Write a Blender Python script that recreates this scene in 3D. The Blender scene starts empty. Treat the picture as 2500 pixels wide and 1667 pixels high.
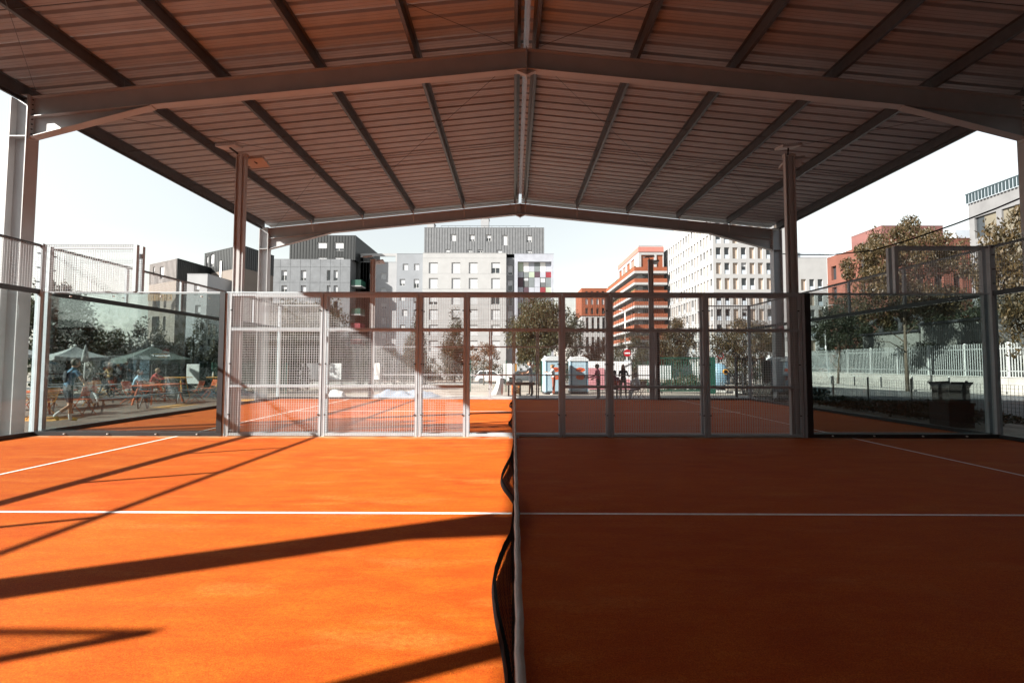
import bpy, math, random
import numpy as np
from mathutils import Vector, Matrix, noise as mnoise
random.seed(7); np.random.seed(7)
R = math.radians
sc = bpy.context.scene
col = sc.collection
V = Vector

# ------------------------------------------------------------------ camera, sky, sun, exposure
CAM = V((-0.0145, 0.0, 1.5115)); PITCH, YAW, ROLL = 0.0471670, 0.0034449, 0.0023716
FPX = 1148.107
cam_d = bpy.data.cameras.new('camera'); cam = bpy.data.objects.new('camera', cam_d); col.objects.link(cam)
cam_d.sensor_width = 36; cam_d.lens = FPX / 2500 * 36; cam_d.clip_start = 0.05; cam_d.clip_end = 1500
CM = Matrix.Rotation(YAW, 3, 'Z') @ Matrix.Rotation(math.pi/2 + PITCH, 3, 'X') @ Matrix.Rotation(ROLL, 3, 'Z')
cam.matrix_world = Matrix.Translation(CAM) @ CM.to_4x4()
cam_d.dof.use_dof = True; cam_d.dof.focus_distance = 13.0; cam_d.dof.aperture_fstop = 5.0
sc.camera = cam
SUN_AZ = math.atan2(-1.0, -0.437)            # direction towards the sun, clockwise from +Y
SUN_EL = R(31.6)
w = bpy.data.worlds.new('World'); sc.world = w; w.use_nodes = True
nt = w.node_tree; bg = nt.nodes['Background']
sky = nt.nodes.new('ShaderNodeTexSky'); sky.sky_type = 'NISHITA'; sky.sun_disc = False
sky.sun_elevation = SUN_EL; sky.sun_rotation = SUN_AZ; sky.air_density = 2.0; sky.dust_density = 0.3; sky.ozone_density = 2.5
hsv = nt.nodes.new('ShaderNodeHueSaturation'); hsv.inputs['Saturation'].default_value = 0.3
nt.links.new(sky.outputs[0], hsv.inputs['Color']); nt.links.new(hsv.outputs[0], bg.inputs[0])
bg.inputs[1].default_value = 0.058
sun_d = bpy.data.lights.new('sun', 'SUN'); sun = bpy.data.objects.new('sun', sun_d); col.objects.link(sun)
sun_d.energy = 5.0; sun_d.angle = R(0.53); sun_d.color = (1.0, 0.955, 0.87)
sdir = V((math.sin(SUN_AZ)*math.cos(SUN_EL), math.cos(SUN_AZ)*math.cos(SUN_EL), math.sin(SUN_EL)))
sun.rotation_euler = sdir.to_track_quat('Z', 'Y').to_euler(); sun.location = sdir*60
vs = sc.view_settings; vs.view_transform = 'Standard'; vs.look = 'None'; vs.gamma = 1; vs.use_curve_mapping = False
vs.exposure = 1.9
cy = sc.cycles; cy.max_bounces = 8; cy.diffuse_bounces = 4; cy.glossy_bounces = 3; cy.transparent_max_bounces = 40
cy.use_denoising = True; cy.sample_clamp_indirect = 6

def at(u, v, d):
    """point at depth y = d that the photograph shows at pixel (u, v) of 2500 x 1667"""
    k = CM @ V(((u-1250)/FPX, -(v-833.5)/FPX, -1.0))
    return CAM + k*(d/k.y)
def gz(y): return -0.06 - 0.019*max(0.0, min(y, 78)-18)

# ------------------------------------------------------------------ helpers
def tag(o, label=None, cat=None, group=None, kind=None):
    if label: o['label'] = label
    if cat: o['category'] = cat
    if group: o['group'] = group
    if kind: o['kind'] = kind
    return o
def root(name, loc=(0,0,0), label=None, cat=None, group=None, rz=0):
    o = bpy.data.objects.new(name, None); col.objects.link(o); o.location = loc; o.rotation_euler.z = rz
    o.empty_display_size = .2
    return tag(o, label, cat, group)
def origin(o):
    p = V((0,0,0))
    while o: p += o.location; o = o.parent
    return p
def link(name, me, parent=None, loc=(0,0,0)):
    o = bpy.data.objects.new(name, me); col.objects.link(o); o.location = loc
    if parent: o.parent = parent
    return o
def copy_tree(o, parent=None):
    c = o.copy(); col.objects.link(c)
    if parent: c.parent = parent
    for ch in KIDS.get(o.name, []) if False else [x for x in o.children]:
        copy_tree(ch, c)
    return c
KIDS = {}
class MB:
    def __init__(s): s.v = []; s.f = []; s.m = []
    def add(s, vs, fs, m=0):
        n = len(s.v); s.v += [tuple(p) for p in vs]; s.f += [tuple(i+n for i in f) for f in fs]; s.m += [m]*len(fs)
    def box(s, x0, y0, z0, x1, y1, z1, m=0):
        x0,x1 = min(x0,x1),max(x0,x1); y0,y1=min(y0,y1),max(y0,y1); z0,z1=min(z0,z1),max(z0,z1)
        s.add([(x0,y0,z0),(x1,y0,z0),(x1,y1,z0),(x0,y1,z0),(x0,y0,z1),(x1,y0,z1),(x1,y1,z1),(x0,y1,z1)],
              [(0,3,2,1),(4,5,6,7),(0,1,5,4),(1,2,6,5),(2,3,7,6),(3,0,4,7)], m)
        return s
    def bar(s, p0, p1, w, h=None, up=(0,0,1), m=0):
        p0, p1 = V(p0), V(p1); d = (p1-p0).normalized(); up = V(up)
        if abs(d.dot(up)) > .98: up = V((0,1,0))
        a = d.cross(up).normalized(); b = a.cross(d).normalized(); h = h or w; a = a*w/2; b = b*h/2
        s.add([p0-a-b,p0+a-b,p0+a+b,p0-a+b,p1-a-b,p1+a-b,p1+a+b,p1-a+b],
              [(0,3,2,1),(4,5,6,7),(0,1,5,4),(1,2,6,5),(2,3,7,6),(3,0,4,7)], m); return s
    def tube(s, p0, p1, r0, r1=None, n=8, m=0, caps=True):
        p0, p1 = V(p0), V(p1); r1 = r0 if r1 is None else r1; d = (p1-p0).normalized()
        up = V((0,0,1)) if abs(d.z) < .95 else V((1,0,0)); a = d.cross(up).normalized(); b = d.cross(a)
        vs = []
        for p, r in ((p0,r0),(p1,r1)):
            vs += [p + (a*math.cos(2*math.pi*i/n) + b*math.sin(2*math.pi*i/n))*r for i in range(n)]
        fs = [(i,(i+1)%n,n+(i+1)%n,n+i) for i in range(n)]
        if caps: fs += [tuple(range(n-1,-1,-1)), tuple(range(n,2*n))]
        s.add(vs, fs, m); return s
    def path(s, pts, r, n=6, m=0):
        pts = [V(p) for p in pts]; rr = r if isinstance(r, (list,tuple)) else [r]*len(pts); vs = []; fs = []
        ref = None
        for i, p in enumerate(pts):
            d = (pts[min(i+1,len(pts)-1)] - pts[max(i-1,0)]).normalized()
            if ref is None: ref = d.orthogonal().normalized()
            a = (ref - d*ref.dot(d)).normalized(); ref = a; b = d.cross(a)
            vs += [p + (a*math.cos(2*math.pi*k/n)+b*math.sin(2*math.pi*k/n))*rr[i] for k in range(n)]
        for i in range(len(pts)-1):
            fs += [(i*n+k, i*n+(k+1)%n, (i+1)*n+(k+1)%n, (i+1)*n+k) for k in range(n)]
        fs += [tuple(range(n-1,-1,-1)), tuple(range(len(vs)-n, len(vs)))]
        s.add(vs, fs, m); return s
    def prism(s, poly, axis, a, b, m=0):
        """polygon in the plane across axis, extruded from a to b; axis y: poly is (x,z); x: (y,z); z: (x,y)"""
        n = len(poly)
        def mk(p, t): return (p[0],t,p[1]) if axis=='y' else (t,p[0],p[1]) if axis=='x' else (p[0],p[1],t)
        s.add([mk(p,a) for p in poly]+[mk(p,b) for p in poly],
              [tuple(range(n)), tuple(range(2*n-1,n-1,-1))]+[(i,n+i,n+(i+1)%n,(i+1)%n) for i in range(n)], m); return s
    def ell(s, c, r, nu=10, nv=7, m=0, fn=None):
        vs = [(c[0],c[1],c[2]-r[2])]; fs = []
        for j in range(1,nv):
            t = math.pi*j/nv
            for i in range(nu):
                p = V((math.sin(t)*math.cos(2*math.pi*i/nu), math.sin(t)*math.sin(2*math.pi*i/nu), -math.cos(t)))
                if fn: p = fn(p)
                vs.append((c[0]+p.x*r[0], c[1]+p.y*r[1], c[2]+p.z*r[2]))
        vs.append((c[0],c[1],c[2]+r[2])); L = len(vs)-1
        fs += [(0,1+(i+1)%nu,1+i) for i in range(nu)]
        for j in range(nv-2):
            fs += [(1+j*nu+i,1+j*nu+(i+1)%nu,1+(j+1)*nu+(i+1)%nu,1+(j+1)*nu+i) for i in range(nu)]
        fs += [(L,1+(nv-2)*nu+i,1+(nv-2)*nu+(i+1)%nu) for i in range(nu)]
        s.add(vs, fs, m); return s
    def mesh(s, name, mats, off=(0,0,0), smooth=False, fix=True):
        me = bpy.data.meshes.new(name); off = V(off)
        me.from_pydata([tuple(V(p)-off) for p in s.v], [], s.f)
        for mt in (mats if isinstance(mats,(list,tuple)) else [mats]): me.materials.append(mt)
        if any(s.m): me.polygons.foreach_set('material_index', s.m)
        if smooth: me.polygons.foreach_set('use_smooth', [True]*len(me.polygons))
        me.update(); return me
    def build(s, name, mats, parent=None, smooth=False, local=False):
        off = (0,0,0) if local or not parent else origin(parent)
        return link(name, s.mesh(name, mats, off, smooth), parent)

# ------------------------------------------------------------------ materials
MATS = {}
def mk(name, c, rough=.6, var=.12, scale=6.0, metal=0.0, bump=0.0, bscale=60.0, spec=.5, detail=4, stretch=None):
    c = [x*.8 for x in c]
    m = bpy.data.materials.new(name); m.use_nodes = True; t = m.node_tree; b = t.nodes['Principled BSDF']
    b.inputs['Roughness'].default_value = rough; b.inputs['Metallic'].default_value = metal
    b.inputs['Specular IOR Level'].default_value = spec
    tc = t.nodes.new('ShaderNodeTexCoord'); src = tc.outputs['Object']
    if stretch:
        mp = t.nodes.new('ShaderNodeMapping'); mp.inputs['Scale'].default_value = stretch
        t.links.new(src, mp.inputs[0]); src = mp.outputs[0]
    if var:
        n = t.nodes.new('ShaderNodeTexNoise'); n.inputs['Scale'].default_value = scale; n.inputs['Detail'].default_value = detail
        t.links.new(src, n.inputs['Vector'])
        mx = t.nodes.new('ShaderNodeMix'); mx.data_type = 'RGBA'
        mr = t.nodes.new('ShaderNodeMapRange'); mr.inputs[1].default_value = .3; mr.inputs[2].default_value = .7
        t.links.new(n.outputs[0], mr.inputs[0]); t.links.new(mr.outputs[0], mx.inputs[0])
        mx.inputs[6].default_value = (*[x*(1-var) for x in c], 1); mx.inputs[7].default_value = (*[min(1,x*(1+var)) for x in c], 1)
        t.links.new(mx.outputs[2], b.inputs['Base Color'])
    else: b.inputs['Base Color'].default_value = (*c, 1)
    if bump:
        n2 = t.nodes.new('ShaderNodeTexNoise'); n2.inputs['Scale'].default_value = bscale; n2.inputs['Detail'].default_value = 6
        t.links.new(src, n2.inputs['Vector'])
        bp = t.nodes.new('ShaderNodeBump'); bp.inputs['Strength'].default_value = bump; bp.inputs['Distance'].default_value = .02
        t.links.new(n2.outputs[0], bp.inputs['Height']); t.links.new(bp.outputs[0], b.inputs['Normal'])
    MATS[name] = m; return m
def glass(name, tint, refl=1.0):
    m = bpy.data.materials.new(name); m.use_nodes = True; t = m.node_tree; t.nodes.remove(t.nodes['Principled BSDF'])
    out = t.nodes['Material Output']; tr = t.nodes.new('ShaderNodeBsdfTransparent'); gl = t.nodes.new('ShaderNodeBsdfGlossy')
    tr.inputs[0].default_value = (*tint, 1); gl.inputs['Roughness'].default_value = .0; gl.inputs[0].default_value = (.95,.98,1,1)
    lw = t.nodes.new('ShaderNodeLayerWeight'); lw.inputs[0].default_value = .5
    pw = t.nodes.new('ShaderNodeMath'); pw.operation = 'POWER'; pw.inputs[1].default_value = 5
    ml = t.nodes.new('ShaderNodeMath'); ml.operation = 'MULTIPLY_ADD'; ml.inputs[1].default_value = .95*refl; ml.inputs[2].default_value = .045*refl
    mx = t.nodes.new('ShaderNodeMixShader')
    t.links.new(lw.outputs['Facing'], pw.inputs[0]); t.links.new(pw.outputs[0], ml.inputs[0]); t.links.new(ml.outputs[0], mx.inputs[0])
    t.links.new(tr.outputs[0], mx.inputs[1]); t.links.new(gl.outputs[0], mx.inputs[2]); t.links.new(mx.outputs[0], out.inputs[0])
    MATS[name] = m; return m
def leafmat(name, c1, c2, trans=.42):
    m = bpy.data.materials.new(name); m.use_nodes = True; t = m.node_tree; b = t.nodes['Principled BSDF']; out = t.nodes['Material Output']
    g = t.nodes.new('ShaderNodeNewGeometry'); mx = t.nodes.new('ShaderNodeMix'); mx.data_type = 'RGBA'
    mx.inputs[6].default_value = (*c1,1); mx.inputs[7].default_value = (*c2,1)
    t.links.new(g.outputs['Random Per Island'], mx.inputs[0]); t.links.new(mx.outputs[2], b.inputs['Base Color'])
    b.inputs['Roughness'].default_value = .5; b.inputs['Specular IOR Level'].default_value = .35
    tl = t.nodes.new('ShaderNodeBsdfTranslucent'); t.links.new(mx.outputs[2], tl.inputs[0])
    ms = t.nodes.new('ShaderNodeMixShader'); ms.inputs[0].default_value = trans
    t.links.new(b.outputs[0], ms.inputs[1]); t.links.new(tl.outputs[0], ms.inputs[2]); t.links.new(ms.outputs[0], out.inputs[0])
    return m
def claymat():
    m = bpy.data.materials.new('clay_carpet'); m.use_nodes = True; t = m.node_tree; b = t.nodes['Principled BSDF']; L = t.links.new
    b.inputs['Roughness'].default_value = .8; b.inputs['Specular IOR Level'].default_value = .11
    tc = t.nodes.new('ShaderNodeTexCoord')
    def nz(scale, detail, st=(1,1,1)):
        mp = t.nodes.new('ShaderNodeMapping'); mp.inputs['Scale'].default_value = st; L(tc.outputs['Object'], mp.inputs[0])
        n = t.nodes.new('ShaderNodeTexNoise'); n.inputs['Scale'].default_value = scale; n.inputs['Detail'].default_value = detail
        n.inputs['Roughness'].default_value = .62; L(mp.outputs[0], n.inputs['Vector']); return n.outputs[0]
    def mr(x, a, c): 
        q = t.nodes.new('ShaderNodeMapRange'); q.inputs[1].default_value = a; q.inputs[2].default_value = c; L(x, q.inputs[0]); return q.outputs[0]
    def mix(f, a, c):
        q = t.nodes.new('ShaderNodeMix'); q.data_type = 'RGBA'; L(f, q.inputs[0])
        for i, x in ((6,a),(7,c)):
            if isinstance(x, tuple): q.inputs[i].default_value = (*x,1)
            else: L(x, q.inputs[i])
        return q.outputs[2]
    base = mix(mr(nz(.75, 7, (.6,1.2,1)), .36, .64), (.46,.070,.007), (.56,.108,.009))
    base = mix(mr(nz(4.0, 7, (.55,1.4,1)), .38, .74), base, (.61,.142,.012))
    pale = mr(nz(1.7, 8, (.45,1.5,1)), .54, .80)
    base = mix(pale, base, (.66,.21,.04))
    base = mix(mr(nz(30, 5, (.9,1.2,1)), .42, .85), base, (.43,.058,.006))
    sx = t.nodes.new('ShaderNodeSeparateXYZ'); L(tc.outputs['Object'], sx.inputs[0])
    dm = t.nodes.new('ShaderNodeMath'); dm.operation = 'MULTIPLY'; L(mr(sx.outputs[1], 9.45, 9.80), dm.inputs[0])
    L(mr(nz(5.5, 6, (.5,1,1)), .36, .60), dm.inputs[1])
    cut = t.nodes.new('ShaderNodeMath'); cut.operation = 'LESS_THAN'; cut.inputs[1].default_value = 9.9; L(sx.outputs[1], cut.inputs[0])
    dc = t.nodes.new('ShaderNodeMath'); dc.operation = 'MULTIPLY'; L(dm.outputs[0], dc.inputs[0]); L(cut.outputs[0], dc.inputs[1])
    base = mix(dc.outputs[0], base, (.62,.36,.20))          # pale sand drifted against the foot of the fence
    grain = mr(nz(120, 4), .33, .66)
    mu = t.nodes.new('ShaderNodeMix'); mu.data_type = 'RGBA'; mu.blend_type = 'MULTIPLY'; mu.inputs[0].default_value = .55
    L(base, mu.inputs[6]); g = t.nodes.new('ShaderNodeCombineColor'); [L(grain, g.inputs[i]) for i in range(3)]; L(g.outputs[0], mu.inputs[7])
    L(mu.outputs[2], b.inputs['Base Color'])
    bp = t.nodes.new('ShaderNodeBump'); bp.inputs['Strength'].default_value = .35; bp.inputs['Distance'].default_value = .006
    L(nz(220, 3), bp.inputs['Height']); L(bp.outputs[0], b.inputs['Normal'])
    return m
CLAY = claymat()
STEEL = mk('painted_steel', (.47,.47,.475), .45, .06, 3)
GALV = mk('galvanised_steel', (.10,.102,.108), .4, .12, 9, .3)
SHEET = mk('roof_sheet_steel', (.40,.405,.42), .5, .07, 2)
FRAME = mk('fence_frame', (.46,.52,.56), .45, .08, 5)
WIRE = mk('fence_wire', (.60,.62,.64), .4, 0)
DARK = mk('dark_frame', (.035,.036,.04), .4, .15, 5)
BLACK = mk('black_net', (.008,.008,.009), .95, .1, 8, spec=.08)
TAPE = mk('net_tape', (.62,.60,.58), .8, .08, 20, bump=.3, bscale=150)
LINE = mk('line_paint', (.97,.93,.91), .9, .12, 14)
WPAINT = mk('white_paint', (.78,.77,.76), .5, .05, 4)
COURTG = glass('court_glass', (.86,.89,.885))
PANE = mk('window_glass', (.03,.035,.04), .06, .1, 1, spec=.8)
CONC = mk('concrete_paving', (.37,.345,.325), .9, .14, 1.2, bump=.2, bscale=30)
ASPH = mk('asphalt', (.075,.075,.08), .9, .2, 3, bump=.3, bscale=80)
GRAV = mk('beige_ground', (.30,.26,.22), .95, .2, 2.2, bump=.4, bscale=25)
TERR = mk('terrace_floor', (.115,.088,.07), .9, .18, 1.5, bump=.2, bscale=40)
YELP = mk('yellow_marking', (.55,.27,.05), .9, .12, 4)
KERB = mk('kerb_stone', (.42,.41,.39), .85, .12, 4)
ORNG = mk('orange_metal', (.62,.12,.025), .4, .06, 5)
YELM = mk('yellow_metal', (.66,.30,.04), .4, .06, 5)
REDM = mk('dark_red_metal', (.25,.03,.025), .4, .06, 5)
GREYM = mk('grey_bench', (.10,.105,.115), .5, .1, 5)
DGREEN = mk('green_metal', (.012,.075,.052), .45, .1, 5)
PARAG = mk('parasol_green', (.05,.068,.058), .85, .08, 4)
PARAW = mk('parasol_white', (.30,.31,.31), .85, .06, 4)
WOOD = mk('raw_wood', (.42,.25,.12), .8, .25, 6, stretch=(1,1,.15))
BROWN = mk('brown_paint', (.12,.075,.06), .6, .12, 5)
BARK = mk('bark', (.12,.09,.065), .9, .3, 10, bump=.6, bscale=20)
CLOTHW = mk('white_cloth', (.74,.74,.76), .9, .06, 6, bump=.3, bscale=12)
TARP = mk('blue_grey_plastic', (.25,.31,.39), .35, .12, 4, bump=.5, bscale=10)
BOARD = mk('white_board', (.74,.73,.72), .6, .05, 3)

# ------------------------------------------------------------------ ground, paths, roads
def sheet(name, poly, z, m, parent=None, thick=0.0):
    mb = MB(); n = len(poly)
    zf = z if callable(z) else (lambda y: z)
    mb.add([(x,y,zf(y)) for x,y in poly], [tuple(range(n))])
    if thick:
        mb.add([(x,y,zf(y)-thick) for x,y in poly]+[(x,y,zf(y)) for x,y in poly], [(i,(i+1)%n,n+(i+1)%n,n+i) for i in range(n)])
    o = mb.build(name, m, parent)
    if not parent: o['kind'] = 'structure'
    return o
mb = MB(); ys = [-300,-20,18,30,45,60,78,120,700]
xs = [-700,-60,-20,0,20,60,700]
for y in ys:
    for x in xs: mb.v.append((x, y, gz(y)-.012))
for j in range(len(ys)-1):
    for i in range(len(xs)-1):
        a = j*len(xs)+i; mb.f.append((a,a+1,a+len(xs)+1,a+len(xs))); mb.m.append(0)
mb.build('ground', GRAV)['kind'] = 'structure'
def strip(name, x0, x1, y0, y1, dz, m):
    ys = sorted(set([y0,y1]+[y for y in (18,78) if y0<y<y1])); mb = MB()
    for y in ys: mb.v += [(x0,y,gz(y)+dz),(x1,y,gz(y)+dz)]
    for j in range(len(ys)-1): mb.f.append((2*j,2*j+1,2*j+3,2*j+2)); mb.m.append(0)
    o = mb.build(name, m); o['kind'] = 'structure'; return o
strip('terrace_paving', -26, -10.2, -.23, 27.0, -.004, TERR)
strip('court_path', -10.18, 12.6, 20.05, 25.6, -.004, CONC)
for x, y, a, b in ((-13.2,13.2,1.5,1.0),(-12.4,17.3,.8,1.5),(-15.6,13.0,1.2,1.2),(-11.7,20.6,1.0,1.3)):
    strip('yellow_marking', x-a/2, x+a/2, y-b/2, y+b/2, 0.0, YELP)
strip('unseen_ground', -26, 30, -40, -.24, .004, ASPH)  # unseen dark ground added to cut light bounced up to the roof
strip('road', 13.6, 28.4, 8.7, 49.0, -.004, ASPH)
strip('cross_road', -80, 28.4, 49.0, 60.0, -.004, ASPH)
kb = MB()
for y in range(9, 48, 2):
    kb.box(13.45, y+.01, gz(y)-.2, 13.6, y+1.99, gz(y)+.10)
kb.build('kerb', KERB)['kind'] = 'structure'
kb = MB()
for x in range(-60, 13, 2): kb.box(x+.01, 48.85, gz(49)-.2, x+1.99, 49.0, gz(49)+.1)
kb.build('kerb', KERB)['kind'] = 'structure'
pv = MB(); pv.box(28.4, 8.7, gz(20)-1.2, 30.3, 60, gz(30)+.02)
pv.build('pavement', CONC)['kind'] = 'structure'
# painted lines on the grey path behind the far court
for x0,y0,x1,y1 in ((1.2,20.6,2.6,25),(3.1,20.6,6.0,25),(7.5,20.6,12.0,24.4),(5.8,20.4,8.4,22.2)):
    d = V((x1-x0,y1-y0)); n = V((-d.y,d.x)).normalized()*.03
    sheet('path_marking', [(x0-n.x,y0-n.y),(x0+n.x,y0+n.y),(x1+n.x,y1+n.y),(x1-n.x,y1-n.y)], lambda y: gz(y)+.001, LINE)

# ------------------------------------------------------------------ the two clay courts
C1 = (0.12, 9.824); C2 = (9.984, 19.984)
def court_floor(y0, y1):
    mb = MB(); mb.box(-10.05, y0-.05, -.3, 10.05, y1+.05, 0.0)
    c = mb.build('court_floor', CLAY); c['kind'] = 'structure'
    yc = y1-5.0
    def ln(x0,a,x1,b):
        q = MB(); n = max(1,int(max(x1-x0,b-a)/.5)); vs=[];fs=[]
        for i in range(n+1):
            t=i/n
            if x1-x0 > b-a: vs += [(x0+(x1-x0)*t, a, .004),(x0+(x1-x0)*t, b, .004)]
            else: vs += [(x0, a+(b-a)*t, .004),(x1, a+(b-a)*t, .004)]
        for i in range(n): fs.append((2*i,2*i+2,2*i+3,2*i+1))
        q.add(vs, fs); q.build('court_line', LINE, c)
    for s in (-1,1): ln(s*6.95-.025, y0+.06, s*6.95+.025, y1-.06)
    ln(-7.15, yc-.025, -.03, yc+.025); ln(.03, yc-.025, 7.15, yc+.025)
    return c
court_floor(*C1); court_floor(*C2)

# ------------------------------------------------------------------ enclosures: glass corners, mesh sides
def wires(mb, axis, a0, a1, z0, z1, fix, step=.05, r=.0018):
    n = round((a1-a0)/step); k = round((z1-z0)/step)
    for i in range(n+1):
        a = a0+(a1-a0)*i/n
        if axis=='x': mb.box(a-r, fix-r, z0, a+r, fix+r, z1)
        else: mb.box(fix-r, a-r, z0, fix+r, a+r, z1)
    for j in range(k+1):
        z = z0+(z1-z0)*j/k
        if axis=='x': mb.box(a0, fix+r*1.1, z-r, a1, fix+r*3.1, z+r)
        else: mb.box(fix+r*1.1, a0, z-r, fix+r*3.1, a1, z+r)
BOLT_L = MB().tube((0,-.03,0),(0,.012,0),.013,n=6).mesh('bolt', WPAINT)
BOLT_D = MB().tube((-.012,0,0),(.012,0,0),.014,n=6).mesh('bolt', DARK)
def enclosure(y0, y1, label, door_far, door_near):
    rt = root('court_enclosure', (0,(y0+y1)/2,0), label, 'court enclosure')
    clips = MB()
    def P(name, m, *b):
        q = MB(); q.box(*b); return q.build(name, m, rt)
    for Y, s, door in ((y0,1,door_near),(y1,-1,door_far)):      # s: direction into the court
        ym = Y + s*.028; e = .03
        xs = [-6,-4,-2,-1,1,2,4,6] if door else [-6,-4,-2,-1,0,1,2,4,6]
        for x in xs:
            q = MB()
            for dx in (-.036,.036): q.box(x+dx-.026, Y-.025, 0, x+dx+.026, Y+.025, 2.975)
            q.build('post', FRAME, rt)
            for z in (.45,1.5,2.62):
                clips.box(x-.085, ym-.012, z-.012, x-.055, ym+.012, z+.012); clips.box(x+.055, ym-.012, z-.012, x+.085, ym+.012, z+.012)
        for a, b in zip(xs[:-1], xs[1:]):
            dr = door and a == -1 and b == 1
            for z, h in ((.035,.05),(1.03,.05),(2.22,.055),(2.945,.05)):
                if dr and z == 1.03: continue
                P('rail', FRAME, a+.064, Y-.022, z-h/2, b-.064, Y+.022, z+h/2)
            if dr:
                q = MB(); wires(q,'x',a+.05,b-.05,2.2,2.96,ym); q.build('mesh_panel', WIRE, rt)
            else:
                q = MB(); wires(q,'x',a+.02,b-.02,.02,2.97,ym); q.build('mesh_panel', WIRE, rt)
        P('top_rail', FRAME, -6.05, Y-.012, 2.985, 6.05, Y+.012, 3.01)
        for sx in (-1,1):                                       # glass corners of the side wall
            P('base_beam', DARK, sx*6.06, Y-.04, 0.0, sx*10.0, Y+.04, .085)
            P('end_post', DARK, sx*6.062, Y-.045, .086, sx*6.17, Y+.045, 3.0)
            P('glass_rail', FRAME, sx*6.18, Y-.02, 2.985, sx*9.93, Y+.02, 3.005)
            for a, b in ((6.18,8.09),(8.10,9.93)):
                q = MB(); q.box(sx*a, Y-.006, .087, sx*b, Y+.006, 2.983); q.build('glass_pane', COURTG, rt)
            for a in (6.55,7.4,8.4,9.3):
                for z in (.045,2.9): link('bolt', BOLT_L, rt, (sx*a, Y+s*.045-(y0+y1)/2, z))
            P('upper_post', FRAME, sx*8.0-.035, Y-.035, 3.006, sx*8.0+.035, Y+.035, 4.0)
            P('upper_rail', FRAME, sx*8.04, Y-.02, 3.955, sx*9.94, Y+.02, 4.0)
            q = MB(); a, b = sorted((sx*8.03, sx*9.95)); wires(q,'x',a,b,3.01,4.0,ym); q.build('mesh_panel', WIRE, rt)
    for sx in (-1,1):                                           # end walls
        X = sx*10.0; xm = X - sx*.028
        for y in (y0,y1):
            ya = y + (.0 if y==y0 else 0)
            P('corner_post', FRAME, X-.055 if sx<0 else X-.055, ya-.045, .086, X+.055, ya+.045, 4.02)
        P('base_beam', DARK, X-.04, y0+.05, 0, X+.04, y1-.05, .085)
        P('glass_beam', DARK, X-.04, y0+.05, 2.95, X+.04, y1-.05, 3.05)
        P('upper_rail', DARK, X-.025, y0+.05, 3.95, X+.025, y1-.05, 4.0)
        for i in range(5):
            a = y0+.05+(y1-y0-.1)*i/5; b = y0+.05+(y1-y0-.1)*(i+1)/5
            q = MB(); q.box(X-.006, a+.004, .087, X+.006, b-.004, 2.948); q.build('glass_pane', COURTG, rt)
            q = MB(); wires(q,'y',a,b,3.05,3.96,xm); q.build('mesh_panel', WIRE, rt)
            if i: P('upper_post', FRAME, X-.03, a-.03, 3.051, X+.03, a+.03, 3.949)
        for z in (3.2,3.5,3.8):
            for y in (y0+.09,y1-.09): clips.box(xm-.02, y-.02, z-.012, xm+.02, y+.02, z+.012)
    cl = clips.build('clip', DARK, rt); cl['kind'] = 'stuff'
    return rt
enclosure(*C1, 'glass and wire mesh enclosure of the near clay court', True, True)
enclosure(*C2, 'glass and wire mesh enclosure of the second court beyond the first', False, True)

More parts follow.
